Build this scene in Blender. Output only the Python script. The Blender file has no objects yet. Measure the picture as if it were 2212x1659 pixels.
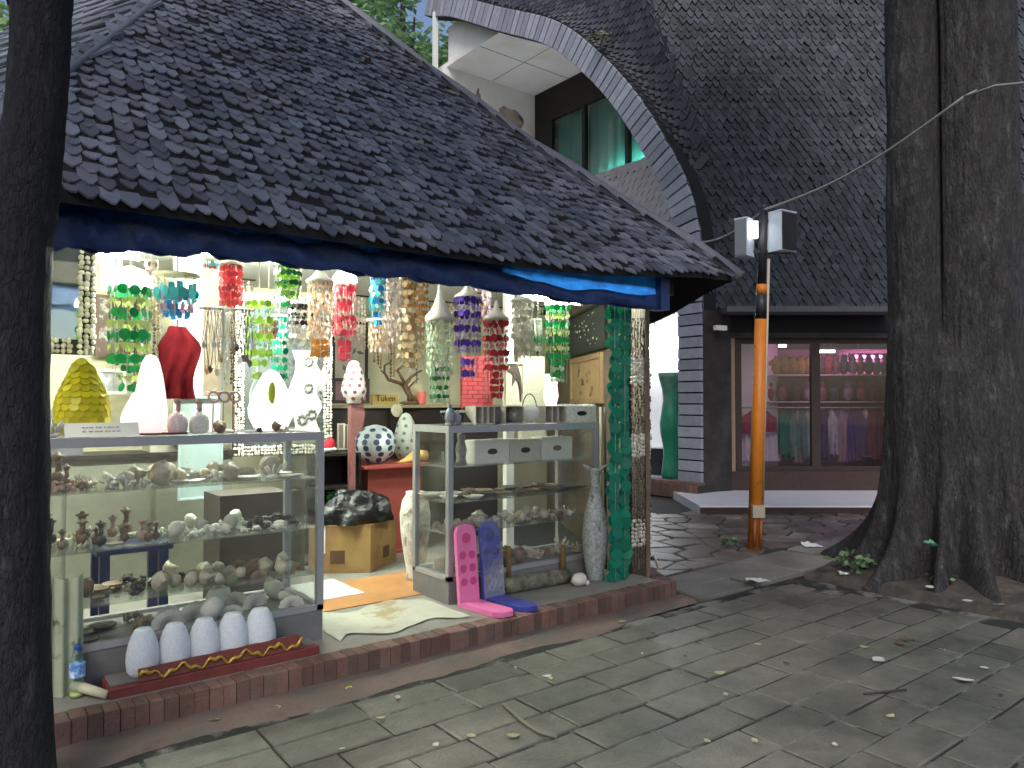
import bpy, math, random
from mathutils import Vector, Matrix, noise as mnoise
random.seed(7)
rnd = random.random
def U(a, b): return a + (b - a) * rnd()
scene = bpy.context.scene
COL = scene.collection
# ------------------------------------------------------------------ camera, sky, sun, exposure
YAW = math.radians(52.0); PITCH = math.atan(40 / 1599.0); FPX = 1599.0; EYE = 1.4
FH = Vector((math.cos(YAW), math.sin(YAW), 0)); RT = Vector((math.sin(YAW), -math.cos(YAW), 0)); ZV = Vector((0, 0, 1))
FW = FH * math.cos(PITCH) + ZV * math.sin(PITCH); UP = ZV * math.cos(PITCH) - FH * math.sin(PITCH)
CAM = Vector((0, 0, EYE))
cam = bpy.data.cameras.new('camera'); cam.lens = 36 * FPX / 2212.0; cam.sensor_width = 36; cam.clip_end = 400; cam.clip_start = .05
camo = bpy.data.objects.new('camera', cam); COL.objects.link(camo)
camo.location = CAM; camo.rotation_euler = FW.to_track_quat('-Z', 'Y').to_euler()
scene.camera = camo
world = bpy.data.worlds.new('World'); scene.world = world; world.use_nodes = True
SUN_EL = math.radians(48); SUN_AZ = math.radians(225)      # azimuth measured from +X
nt = world.node_tree; nt.nodes.clear()
sky = nt.nodes.new('ShaderNodeTexSky'); sky.sky_type = 'NISHITA'; sky.sun_disc = False
sky.sun_elevation = SUN_EL; sky.sun_rotation = math.pi / 2 - SUN_AZ; sky.dust_density = 2.2
bg = nt.nodes.new('ShaderNodeBackground'); bg.inputs[1].default_value = 0.088
wo = nt.nodes.new('ShaderNodeOutputWorld')
nt.links.new(sky.outputs[0], bg.inputs[0]); nt.links.new(bg.outputs[0], wo.inputs[0])
sl = bpy.data.lights.new('sun', 'SUN'); sl.energy = 1.4; sl.angle = math.radians(25); sl.color = (1, .98, .96)
so = bpy.data.objects.new('sun', sl); COL.objects.link(so)
sd = Vector((math.cos(SUN_AZ) * math.cos(SUN_EL), math.sin(SUN_AZ) * math.cos(SUN_EL), math.sin(SUN_EL)))
so.location = (0, 0, 20); so.rotation_euler = sd.to_track_quat('Z', 'Y').to_euler()
scene.view_settings.view_transform = 'Standard'; scene.view_settings.look = 'None'
scene.view_settings.exposure = 0.9; scene.view_settings.gamma = 1.0
scene.view_settings.use_curve_mapping = False

# ------------------------------------------------------------------ photo pixel -> place
def ray(x, y): return FW + RT * ((x - 1106) / FPX) + UP * ((830 - y) / FPX)
def on_pl(x, y, p, n):
    d = ray(x, y); return CAM + d * ((p - CAM).dot(n) / d.dot(n))
def on_y(x, y, v): return on_pl(x, y, Vector((0, v, 0)), Vector((0, 1, 0)))
def on_x(x, y, v): return on_pl(x, y, Vector((v, 0, 0)), Vector((1, 0, 0)))
def on_z(x, y, v): return on_pl(x, y, Vector((0, 0, v)), ZV)
def at(x, y, t): return CAM + ray(x, y) * t
def depth(p): return (p - CAM).dot(FW)
def proj(p):
    d = p - CAM; w = max(d.dot(FW), .01); return 1106 + FPX * d.dot(RT) / w, 830 - FPX * d.dot(UP) / w

# ------------------------------------------------------------------ materials
MATS = {}
def mat(name, col=(.5, .5, .5), rough=.6, metal=0., var=0., vs=6., bump=0., bs=40., isl=0., col2=None, c2s=3., c2r=(.45, .62),
        kind='pbr', strength=1., spec=.4, trans=.5, bdist=.01, stretch=1., crack=0.):
    if name in MATS: return MATS[name]
    m = bpy.data.materials.new(name); m.use_nodes = True; MATS[name] = m
    t = m.node_tree; t.nodes.clear(); N = t.nodes.new; L = t.links.new
    out = N('ShaderNodeOutputMaterial')
    c4 = (col[0], col[1], col[2], 1)
    if kind == 'emit':
        e = N('ShaderNodeEmission'); e.inputs[0].default_value = c4; e.inputs[1].default_value = strength
        L(e.outputs[0], out.inputs[0]); return m
    geo = N('ShaderNodeNewGeometry')
    mp = N('ShaderNodeMapping'); mp.inputs['Scale'].default_value = (1, 1, stretch); L(geo.outputs['Position'], mp.inputs['Vector']); POS = mp.outputs[0]
    csock = None
    def rgb():
        n = N('ShaderNodeRGB'); n.outputs[0].default_value = c4; return n.outputs[0]
    csock = rgb()
    if col2 is not None:
        nz = N('ShaderNodeTexNoise'); nz.inputs['Scale'].default_value = c2s; nz.inputs['Detail'].default_value = 7; nz.inputs['Roughness'].default_value = .65
        L(POS, nz.inputs['Vector'])
        rp = N('ShaderNodeMapRange'); rp.inputs[1].default_value = c2r[0]; rp.inputs[2].default_value = c2r[1]
        L(nz.outputs[0], rp.inputs[0])
        mx = N('ShaderNodeMix'); mx.data_type = 'RGBA'; L(rp.outputs[0], mx.inputs[0]); L(csock, mx.inputs[6])
        mx.inputs[7].default_value = (col2[0], col2[1], col2[2], 1); csock = mx.outputs[2]
    if var or isl:
        hs = N('ShaderNodeHueSaturation'); L(csock, hs.inputs['Color']); val = None
        if var:
            nz = N('ShaderNodeTexNoise'); nz.inputs['Scale'].default_value = vs; nz.inputs['Detail'].default_value = 6; nz.inputs['Roughness'].default_value = .7
            L(POS, nz.inputs['Vector'])
            mr = N('ShaderNodeMapRange'); mr.inputs[1].default_value = .25; mr.inputs[2].default_value = .75
            mr.inputs[3].default_value = 1 - var; mr.inputs[4].default_value = 1 + var; L(nz.outputs[0], mr.inputs[0]); val = mr.outputs[0]
        if isl:
            oi = N('ShaderNodeObjectInfo'); ad = N('ShaderNodeMath'); ad.operation = 'ADD'
            L(oi.outputs['Random'], ad.inputs[0]); L(geo.outputs['Random Per Island'], ad.inputs[1])
            fr = N('ShaderNodeMath'); fr.operation = 'FRACT'; L(ad.outputs[0], fr.inputs[0])
            mr = N('ShaderNodeMapRange'); mr.inputs[3].default_value = 1 - isl; mr.inputs[4].default_value = 1 + isl; L(fr.outputs[0], mr.inputs[0])
            if val is not None:
                mm = N('ShaderNodeMath'); mm.operation = 'MULTIPLY'; L(val, mm.inputs[0]); L(mr.outputs[0], mm.inputs[1]); val = mm.outputs[0]
            else: val = mr.outputs[0]
        L(val, hs.inputs['Value']); csock = hs.outputs[0]
    nrm = None; ck = None
    if crack:
        vo = N('ShaderNodeTexVoronoi'); vo.feature = 'DISTANCE_TO_EDGE'; vo.inputs['Scale'].default_value = crack
        nw = N('ShaderNodeTexNoise'); nw.inputs['Scale'].default_value = crack * .8; nw.inputs['Detail'].default_value = 4; L(POS, nw.inputs['Vector'])
        vm = N('ShaderNodeMixRGB') if False else N('ShaderNodeVectorMath'); vm.operation = 'MULTIPLY_ADD'; L(nw.outputs['Color'], vm.inputs[0]); vm.inputs[1].default_value = (.09, .09, .09); L(POS, vm.inputs[2]); L(vm.outputs[0], vo.inputs['Vector'])
        cr = N('ShaderNodeMapRange'); cr.inputs[2].default_value = .16; L(vo.outputs['Distance'], cr.inputs[0]); ck = cr.outputs[0]
        mh = N('ShaderNodeMix'); mh.data_type = 'RGBA'; mh.blend_type = 'MULTIPLY'; mh.inputs[0].default_value = .4; L(csock, mh.inputs[6]); L(ck, mh.inputs[7]); csock = mh.outputs[2]
    if bump:
        nb = N('ShaderNodeTexNoise'); nb.inputs['Scale'].default_value = bs; nb.inputs['Detail'].default_value = 5
        L(POS, nb.inputs['Vector'])
        b = N('ShaderNodeBump'); b.inputs['Strength'].default_value = bump; b.inputs['Distance'].default_value = bdist
        L(nb.outputs[0], b.inputs['Height']); nrm = b.outputs[0]
        if ck is not None:
            b2 = N('ShaderNodeBump'); b2.inputs['Strength'].default_value = .4; b2.inputs['Distance'].default_value = bdist; L(ck, b2.inputs['Height']); L(nrm, b2.inputs['Normal']); nrm = b2.outputs[0]
    if kind == 'glass':
        tr = N('ShaderNodeBsdfTransparent'); tr.inputs[0].default_value = c4
        gl = N('ShaderNodeBsdfGlossy'); gl.inputs['Roughness'].default_value = rough
        fs = N('ShaderNodeFresnel')      # thin pane: same reflectance from both sides
        mr = N('ShaderNodeMapRange'); mr.inputs[3].default_value = 1.5; mr.inputs[4].default_value = 1 / 1.5
        L(geo.outputs['Backfacing'], mr.inputs[0]); L(mr.outputs[0], fs.inputs[0])
        df = N('ShaderNodeBsdfDiffuse'); df.inputs[0].default_value = (.55, .55, .5, 1)
        mx = N('ShaderNodeMixShader'); L(fs.outputs[0], mx.inputs[0]); L(tr.outputs[0], mx.inputs[1]); L(gl.outputs[0], mx.inputs[2])
        sn = N('ShaderNodeTexNoise'); sn.inputs['Scale'].default_value = 3.5; sn.inputs['Detail'].default_value = 6; L(POS, sn.inputs['Vector'])   # smears
        sr = N('ShaderNodeMapRange'); sr.inputs[1].default_value = .38; sr.inputs[2].default_value = .72; sr.inputs[3].default_value = trans * .3; sr.inputs[4].default_value = trans * 2.6; L(sn.outputs[0], sr.inputs[0])
        m2 = N('ShaderNodeMixShader'); L(sr.outputs[0], m2.inputs[0]); L(mx.outputs[0], m2.inputs[1]); L(df.outputs[0], m2.inputs[2])
        L(m2.outputs[0], out.inputs[0]); return m
    p = N('ShaderNodeBsdfPrincipled'); L(csock, p.inputs['Base Color'])
    p.inputs['Roughness'].default_value = rough; p.inputs['Metallic'].default_value = metal
    p.inputs['Specular IOR Level'].default_value = spec
    if nrm: L(nrm, p.inputs['Normal'])
    if kind == 'lamp':
        p.inputs['Emission Color'].default_value = c4; p.inputs['Emission Strength'].default_value = strength
    if kind == 'thin':
        tl = N('ShaderNodeBsdfTranslucent'); L(csock, tl.inputs[0])
        mx = N('ShaderNodeMixShader'); mx.inputs[0].default_value = trans; L(p.outputs[0], mx.inputs[1]); L(tl.outputs[0], mx.inputs[2])
        L(mx.outputs[0], out.inputs[0])
    else: L(p.outputs[0], out.inputs[0])
    return m

# ------------------------------------------------------------------ mesh building
class MB:
    def __init__(s): s.v = []; s.f = []; s.s = []
    def add(s, vs, fs, smooth=False):
        o = len(s.v); s.v += [Vector(p) for p in vs]
        for f in fs: s.f.append([i + o for i in f]); s.s.append(smooth)
        return s
    def box(s, x0, x1, y0, y1, z0, z1, M=None):
        p = [Vector((x, y, z)) for z in (z0, z1) for y in (y0, y1) for x in (x0, x1)]
        if M: p = [M @ q for q in p]
        return s.add(p, [(0, 2, 3, 1), (4, 5, 7, 6), (0, 1, 5, 4), (2, 6, 7, 3), (0, 4, 6, 2), (1, 3, 7, 5)])
    def cbox(s, x0, x1, y0, y1, z0, z1, c=.01, M=None):
        """box with chamfered top"""
        p = []
        for z, k in ((z0, 0), (z1 - c, 0), (z1, c)):
            p += [Vector((x0 + k, y0 + k, z)), Vector((x1 - k, y0 + k, z)), Vector((x1 - k, y1 - k, z)), Vector((x0 + k, y1 - k, z))]
        if M: p = [M @ q for q in p]
        f = [(3, 2, 1, 0), (8, 9, 10, 11)]
        for a in (0, 4):
            for i in range(4):
                j = (i + 1) % 4; f.append((a + i, a + j, a + 4 + j, a + 4 + i))
        return s.add(p, f)
    def lathe(s, prof, c=(0, 0, 0), n=16, M=None, smooth=True, wob=0, sx=1, sy=1):
        c = Vector(c); vs = []; fs = []
        for r, z in prof:
            for i in range(n):
                a = 2 * math.pi * i / n; k = 1 + (U(-wob, wob) if wob else 0)
                q = Vector((r * k * sx * math.cos(a), r * k * sy * math.sin(a), z))
                vs.append((M @ q if M else q) + c)
        m = len(prof)
        for j in range(m - 1):
            for i in range(n):
                k = (i + 1) % n; fs.append((j * n + i, j * n + k, (j + 1) * n + k, (j + 1) * n + i))
        fs.append(tuple(range(n))[::-1]); fs.append(tuple((m - 1) * n + i for i in range(n)))
        return s.add(vs, fs, smooth)
    def tube(s, pts, rad, n=8, smooth=True, wob=0.):
        pts = [Vector(p) for p in pts]; m = len(pts); vs = []; fs = []
        if not isinstance(rad, (list, tuple)): rad = [rad] * m
        pr = None
        for k in range(m):
            d = (pts[min(k + 1, m - 1)] - pts[max(k - 1, 0)])
            if d.length < 1e-9: d = Vector((0, 0, 1))
            d.normalize()
            if pr is None: pr = d.orthogonal().normalized()
            pr = (pr - d * pr.dot(d)); pr = pr.normalized() if pr.length > 1e-6 else d.orthogonal().normalized()
            b = d.cross(pr)
            for i in range(n):
                a = 2 * math.pi * i / n; rr = rad[k] * (1 + (U(-wob, wob) if wob else 0))
                vs.append(pts[k] + (pr * math.cos(a) + b * math.sin(a)) * rr)
        for k in range(m - 1):
            for i in range(n):
                j = (i + 1) % n; fs.append((k * n + i, k * n + j, (k + 1) * n + j, (k + 1) * n + i))
        fs.append(tuple(range(n))[::-1]); fs.append(tuple((m - 1) * n + i for i in range(n)))
        return s.add(vs, fs, smooth)
    def prism(s, poly, ext, smooth=False):
        poly = [Vector(p) for p in poly]; ext = Vector(ext); n = len(poly)
        vs = poly + [p + ext for p in poly]
        fs = [tuple(range(n))[::-1], tuple(range(n, 2 * n))] + [(i, (i + 1) % n, n + (i + 1) % n, n + i) for i in range(n)]
        return s.add(vs, fs, smooth)
    def grid(s, fn, nu, nv, smooth=True, flip=False):
        vs = [fn(i / nu, j / nv) for j in range(nv + 1) for i in range(nu + 1)]
        fs = []
        for j in range(nv):
            for i in range(nu):
                a = j * (nu + 1) + i; q = (a, a + 1, a + nu + 2, a + nu + 1); fs.append(q[::-1] if flip else q)
        return s.add(vs, fs, smooth)
    def blob(s, c, r, n=10, m=7, amp=.0, fr=2., M=None, seed=0., smooth=True):
        c = Vector(c); r = Vector(r) if not isinstance(r, (int, float)) else Vector((r, r, r)); vs = []; fs = []
        for j in range(m + 1):
            t = math.pi * (j + .02) / (m + .04)
            for i in range(n):
                a = 2 * math.pi * i / n; d = Vector((math.sin(t) * math.cos(a), math.sin(t) * math.sin(a), -math.cos(t)))
                k = 1 + amp * mnoise.noise(d * fr + Vector((seed, seed * 1.7, 3)))
                q = Vector((d.x * r.x, d.y * r.y, d.z * r.z)) * k
                vs.append((M @ q if M else q) + c)
        for j in range(m):
            for i in range(n):
                k = (i + 1) % n; fs.append((j * n + i, j * n + k, (j + 1) * n + k, (j + 1) * n + i))
        fs.append(tuple(range(n))[::-1]); fs.append(tuple(m * n + i for i in range(n)))
        return s.add(vs, fs, smooth)
    def merge(s, mesh_mb, M):
        return s.addraw([M @ p for p in mesh_mb.v], mesh_mb.f, mesh_mb.s)
    def addraw(s, vs, fs, sm):
        o = len(s.v); s.v += vs; s.f += [[i + o for i in f] for f in fs]; s.s += sm; return s
    def mesh(s, name, m=None):
        me = bpy.data.meshes.new(name); me.from_pydata([tuple(p) for p in s.v], [], s.f)
        me.polygons.foreach_set('use_smooth', s.s)
        if m: me.materials.append(m)
        me.update(); return me

WO = {}
def link(o, parent=None):
    COL.objects.link(o)
    if parent: o.parent = parent
    return o
def tags(o, label=None, cat=None, group=None, kind=None):
    if label: o['label'] = label
    if cat: o['category'] = cat
    if group: o['group'] = group
    if kind: o['kind'] = kind
    return o
def thing(name, label, cat, loc=(0, 0, 0), group=None, kind=None):
    o = bpy.data.objects.new(name, None); o.empty_display_size = .1; link(o); o.location = loc
    WO[o.name] = Vector(loc); return tags(o, label, cat, group, kind)
def part(name, mb, m, parent, kind=None, label=None):
    me = mb if isinstance(mb, bpy.types.Mesh) else mb.mesh(name, m)
    o = bpy.data.objects.new(name, me); link(o, parent); o.location = -WO[parent.name]; WO[o.name] = Vector((0, 0, 0))
    return tags(o, label, None, None, kind)
def inst(name, me, parent, M, label=None):
    o = bpy.data.objects.new(name, me); link(o, parent); o.matrix_basis = Matrix.Translation(-WO[parent.name]) @ M
    WO[o.name] = M.translation.copy(); return tags(o, label)
def top(name, mb, m, label, cat, group=None, kind=None):
    lo = [min(p[i] for p in mb.v) for i in range(3)]; hi = [max(p[i] for p in mb.v) for i in range(3)]
    b = Vector(((lo[0] + hi[0]) / 2, (lo[1] + hi[1]) / 2, lo[2]))
    mb.v = [p - b for p in mb.v]
    o = bpy.data.objects.new(name, mb.mesh(name, m)); link(o); o.location = b; WO[o.name] = b.copy()
    return tags(o, label, cat, group, kind)
def place(name, me, M, label, cat, group=None):
    o = bpy.data.objects.new(name, me); link(o); o.matrix_basis = M; WO[o.name] = M.translation.copy()
    return tags(o, label, cat, group)
def frameM(p, x, y, z): return Matrix(((x[0], y[0], z[0], p[0]), (x[1], y[1], z[1], p[1]), (x[2], y[2], z[2], p[2]), (0, 0, 0, 1)))
def RZ(a): return Matrix.Rotation(a, 4, 'Z')
def T(p): return Matrix.Translation(Vector(p))
def S(k): return Matrix.Diagonal((k, k, k, 1)) if isinstance(k, (int, float)) else Matrix.Diagonal((k[0], k[1], k[2], 1))
def sstep(a, b, x):
    t = max(0, min(1, (x - a) / (b - a))); return t * t * (3 - 2 * t)
# ================================================================== GROUND
m_soil = mat('soil', (.05, .042, .035), .9, var=.5, vs=9, bump=.6, bs=30, col2=(.085, .07, .055), c2s=5)
m_mort = mat('mortar', (.035, .034, .03), .9, var=.4, vs=14, bump=.5, bs=60)
m_joint = mat('joint_dirt', (.022, .022, .018), .95, var=.4, vs=14, bump=.6, bs=60, col2=(.16, .16, .135), c2s=3.2, c2r=(.5, .58))
m_pav = mat('paver', (.138, .13, .105), .5, var=.3, vs=9, isl=.15, bump=.5, bs=70, col2=(.076, .077, .06), c2s=1.5, c2r=(.4, .62), bdist=.008)
g = MB()
def gfn(u, v):
    x = -40 + 90 * u; y = -35 + 90 * v; return Vector((x, y, -.05))
g.grid(gfn, 20, 20)
tags(part_o := bpy.data.objects.new('ground', g.mesh('ground', m_soil)), kind='structure'); link(part_o)

pav = tags(bpy.data.objects.new('paving', MB().box(-3.2, 5.5, -1.5, 3.3, -.045, -.0085).mesh('paving', m_joint)), kind='structure'); link(pav); WO[pav.name] = Vector((0, 0, 0))
PL, PW = .45, .213
def paver_mesh(l, w, k):
    b = MB(); j = .006
    n = 5; m = 3
    def top_(u, v):
        x = (u - .5) * (l - 2 * j); y = (v - .5) * (w - 2 * j)
        e = min(u, 1 - u) * l; e2 = min(v, 1 - v) * w; d = min(e, e2)
        z = -.006 * (1 - sstep(0, .012, d)) + .0025 * mnoise.noise(Vector((x * 6 + k * 9, y * 6, k)))
        if d < 1e-6: x += .004 * mnoise.noise(Vector((x * 9, y * 9, k + 5))); y += .004 * mnoise.noise(Vector((x * 9, y * 9, k + 8)))
        return Vector((x, y, z))
    us = [0, .015, .5, .985, 1]; vs = [0, .035, .965, 1]
    P = [top_(u, v) for v in vs for u in us]; nu = len(us)
    F = [(j_ * nu + i, j_ * nu + i + 1, (j_ + 1) * nu + i + 1, (j_ + 1) * nu + i) for j_ in range(len(vs) - 1) for i in range(nu - 1)]
    ring = list(range(nu)) + [j_ * nu + nu - 1 for j_ in range(1, len(vs))] + [(len(vs) - 1) * nu + i for i in range(nu - 2, -1, -1)] + [j_ * nu for j_ in range(len(vs) - 2, 0, -1)]
    o = len(P); P += [P[i] + Vector((0, 0, -.035)) for i in ring]
    for q in range(len(ring)):
        r2 = (q + 1) % len(ring); F.append((ring[q], o + q, o + r2, ring[r2]))
    b.add(P, F, False); return b.mesh('paver', m_pav)
PMS = [paver_mesh(PL, PW, k) for k in range(5)]; PMH = [paver_mesh(PL * .62, PW, k + 10) for k in range(2)]
row = 0; y = 3.22 - PW / 2; npav = 0
while y > .3:
    x = -1.4 + (row % 2) * PL * .5 + U(-.04, .04)
    while x < 5.42:
        half = rnd() < .08; l = PL * .62 if half else PL
        c = Vector((x + l / 2, y, 0))
        if x + l > 5.45: break
        sx, sy = proj(c)
        if depth(c) > .6 and -150 < sx < 2380 and sy < 1790:
            M = T((c.x, c.y, U(-.0035, .003))) @ RZ(U(-.012, .012)) @ Matrix.Rotation(U(-.008, .008), 4, 'X') @ Matrix.Rotation(U(-.006, .006), 4, 'Y')
            inst('paver', random.choice(PMH if half else PMS), pav, M); npav += 1
        x += l
    y -= PW; row += 1
# reddish mortar skirt between pavers and shop step, ragged front edge
m_skirt = mat('skirt_mortar', (.15, .105, .085), .85, var=.3, vs=8, bump=.5, bs=50, col2=(.09, .08, .07), c2s=4)
b = MB(); N = 90
def sk(u, v):
    x = -1.2 + 5.5 * u; w = .16 + .11 * (.5 + mnoise.noise(Vector((x * 1.7, 3, 1)))) + .03 * mnoise.noise(Vector((x * 8, 1, 4)))
    w *= 1 - .55 * sstep(3.0, 4.2, x)
    y = 3.5 - (w + .05) * v; z = .012 - .014 * v + .004 * mnoise.noise(Vector((x * 5, v * 2, 0)))
    return Vector((x, y, z if v < .99 else -.02))
b.grid(sk, 110, 4, flip=True)
o = tags(bpy.data.objects.new('mortar_skirt', b.mesh('mortar_skirt', m_skirt)), kind='structure'); link(o)

# kerb slabs continuing the step line
m_slab = mat('slab', (.2, .19, .17), .7, var=.25, vs=5, isl=.12, bump=.3, bs=70, col2=(.12, .115, .1), c2s=2.5)
kerb = tags(bpy.data.objects.new('pavement_edge', MB().box(4.25, 9.5, 3.32, 3.96, -.045, -.02).mesh('pavement_edge', m_mort)), kind='structure'); link(kerb); WO[kerb.name] = Vector((0, 0, 0))
def poly_slab(pts, z, th, m, name, jit=.0, sh=.01):
    c = sum((Vector((p[0], p[1], 0)) for p in pts), Vector()) / len(pts)
    q = []
    for p in pts:
        d = Vector((p[0], p[1], 0)) - c; d *= max(0, 1 - sh / max(d.length, .01)); q.append(d)
    n = len(q); b = MB(); V = [p + Vector((0, 0, -th)) for p in q] + [p + Vector((0, 0, -.008)) for p in q] + [p * (1 - .012 / max(p.length, .05)) for p in q]
    F = [tuple(range(2 * n, 3 * n))]
    for a in (0, n):
        for i in range(n): j = (i + 1) % n; F.append((a + i, a + j, a + n + j, a + n + i))
    b.add(V, F); return b.mesh(name, m), c + Vector((0, 0, z))
x = 4.32; i = 0
while x < 9.3:
    w = U(.5, .8); t = U(-.06, .06)
    ym = 3.62 + U(-.04, .04)
    for (ya, yb) in ((3.34, ym), (ym, 3.94)):
        me, c = poly_slab([(x, ya), (x + w, ya), (x + w + t, yb), (x + t, yb)], .012 + U(-.012, .018), .05, m_slab, 'slab')
        inst('slab', me, kerb, T(c) @ Matrix.Rotation(U(-.02, .02), 4, 'X') @ Matrix.Rotation(U(-.015, .015), 4, 'Y'))
    x += w
# crazy paving court between kiosk and big house
m_flag = mat('flagstone', (.105, .085, .072), .45, var=.3, vs=4, isl=.4, bump=.3, bs=50, col2=(.17, .15, .13), c2s=2, c2r=(.5, .62))
court = tags(bpy.data.objects.new('court_paving', MB().box(3.6, 14, 3.97, 14.5, -.045, -.014).mesh('court_paving', m_mort)), kind='structure'); link(court); WO[court.name] = Vector((0, 0, 0))
pts = []
for _ in range(900):
    p = (U(4.3, 10.6), U(3.95, 7.6))
    if all((p[0] - q[0]) ** 2 + (p[1] - q[1]) ** 2 > .2 ** 2 for q in pts): pts.append(p)
def vor(i):
    p = pts[i]; poly = [(p[0] - .5, p[1] - .5), (p[0] + .5, p[1] - .5), (p[0] + .5, p[1] + .5), (p[0] - .5, p[1] + .5)]
    for j, q in enumerate(pts):
        if j == i: continue
        dx, dy = q[0] - p[0], q[1] - p[1]
        if dx * dx + dy * dy > 1.2: continue
        mx, my = (p[0] + q[0]) / 2, (p[1] + q[1]) / 2; out = []
        for k in range(len(poly)):
            a, c = poly[k], poly[(k + 1) % len(poly)]
            da = (a[0] - mx) * dx + (a[1] - my) * dy; dc = (c[0] - mx) * dx + (c[1] - my) * dy
            if da <= 0: out.append(a)
            if da * dc < 0:
                t = da / (da - dc); out.append((a[0] + (c[0] - a[0]) * t, a[1] + (c[1] - a[1]) * t))
        poly = out
        if len(poly) < 3: return []
    return poly
for i, p in enumerate(pts):
    if p[1] < 3.99: continue
    sx, sy = proj(Vector((p[0], p[1], 0)))
    if not (1380 < sx < 2230) or depth(Vector((p[0], p[1], 0))) > 9.5: continue
    pl = [(a, max(c, 3.975)) for a, c in vor(i)]
    if len(pl) < 3: continue
    me, c = poly_slab(pl, U(-.004, .008), .03, m_flag, 'flagstone', sh=.016)
    inst('flagstone', me, court, T(c) @ Matrix.Rotation(U(-.02, .02), 4, 'X') @ Matrix.Rotation(U(-.02, .02), 4, 'Y'))
# tree bed with raised crumbling edge
b = MB()
def bed(u, v):
    x = 5.56 + 3.6 * u; y = -.6 + 3.9 * v
    z = .02 + .05 * sstep(0, .25, u) + .03 * mnoise.noise(Vector((x * 2.2, y * 2.2, 0))) + .012 * mnoise.noise(Vector((x * 9, y * 9, 0)))
    r = math.hypot(x - 6.5, y - 2.5); z += .07 * math.exp(-(r / .8) ** 2)
    if u < .001: z = -.04; x += .03 * mnoise.noise(Vector((y * 3, 0, 0)))
    return Vector((x, y, z))
b.grid(bed, 60, 60, flip=False)
o = tags(bpy.data.objects.new('tree_bed', b.mesh('tree_bed', m_soil)), kind='structure'); link(o)

# ================================================================== KIOSK
FL = .115
XR_, W6, YE, ZE, TP = 4.65, 4.65, 3.3, 2.22, .95
C6 = Vector((W6 / 2, YE + W6 * .866, 0)); AP = .866 * W6
kiosk = thing('kiosk', 'open six-sided souvenir kiosk with dark shingled roof and brick step', 'kiosk', (2.3, 5, 0))
m_brick = mat('step_brick', (.15, .08, .062), .8, var=.3, vs=12, isl=.28, bump=.5, bs=80, col2=(.12, .08, .065), c2s=6)
m_floor = mat('kiosk_floor', (.2, .19, .165), .6, var=.25, vs=4, bump=.15, bs=40)
m_wall = mat('kiosk_wall', (.68, .64, .44), .7, var=.12, vs=3, bump=.1, bs=30)
m_dwall = mat('dark_wall', (.15, .115, .08), .75, var=.4, vs=8, bump=.3, bs=40)
m_wood = mat('dark_wood', (.045, .028, .02), .6, var=.35, vs=20, bump=.3, bs=60)
m_white = mat('white_paint', (.72, .72, .68), .6, var=.06, vs=5)
fl = MB(); fl.box(-1.3, 4.16, 3.6, 7.5, -.05, FL); flo = part('floor', fl, m_floor, kiosk)
# brick-on-edge step
stp = part('step', MB().box(-1.3, 4.18, 3.545, 3.598, -.05, FL - .008), m_mort, kiosk)
bm_ = []
for k in range(4):
    q = MB(); q.cbox(-.0315, .0315, -.055, .055, -.16, 0, .004); bm_.append(q.mesh('brick', m_brick))
x = -1.25; nb = 0
while x < 4.2:
    w = U(.056, .066)
    inst('brick', bm_[nb % 4], stp, T((x + w / 2, 3.553 + U(-.004, .004), FL + U(-.004, .002))) @ RZ(U(-.02, .02)) @ S((w / .066, 1, 1))); x += w; nb += 1
for k in range(16):   # return of the step on the right end
    inst('brick', bm_[k % 4], stp, T((4.2 + .31 * k * .066 / .6 + .02, 3.62 + k * .062, FL + U(-.006, .003))) @ RZ(math.pi / 2 - .5))
# walls, posts, beam, ceiling
e_s = Vector((.5, .866, 0)); SIDE_P = Vector((4.2, 3.75, 0)); SIDE_N = Vector((-.866, .5, 0))
b = MB(); b.box(-2.1, 6.4, 7.2, 7.3, 0, 2.52); part('back_wall', b, m_wall, kiosk)
p0 = SIDE_P; p1 = SIDE_P + e_s * 3.99; q = -SIDE_N * .03
b = MB(); b.prism([p0, p0 + q, p1 + q, p1], (0, 0, 2.5)); part('side_wall', b, m_dwall, kiosk)
b = MB(); b.prism([(0.1, 3.75, 0), (0.1 - 2.0, 7.2, 0), (-2.0, 7.2, 0), (0.0, 3.75, 0)], (0, 0, 2.36)); part('side_wall', b, m_wall, kiosk)
b = MB(); b.prism([(0.32, 3.74, 0), (4.1, 3.74, 0), (6.05, 7.25, 0), (-1.62, 7.25, 0)], (0, 0, .03)); b.v = [p + Vector((0, 0, 2.52)) for p in b.v]; part('ceiling', b, m_white, kiosk)
for p in ((4.13, 3.88), (.02, 3.66)):
    b = MB(); b.box(p[0] - .03, p[0] + .03, p[1] - .03, p[1] + .03, 0, 2.5); part('post', b, m_wood, kiosk)
b = MB(); b.box(-.1, 4.35, 3.6, 3.68, 2.2, 2.34); part('beam', b, m_wood, kiosk)
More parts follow.
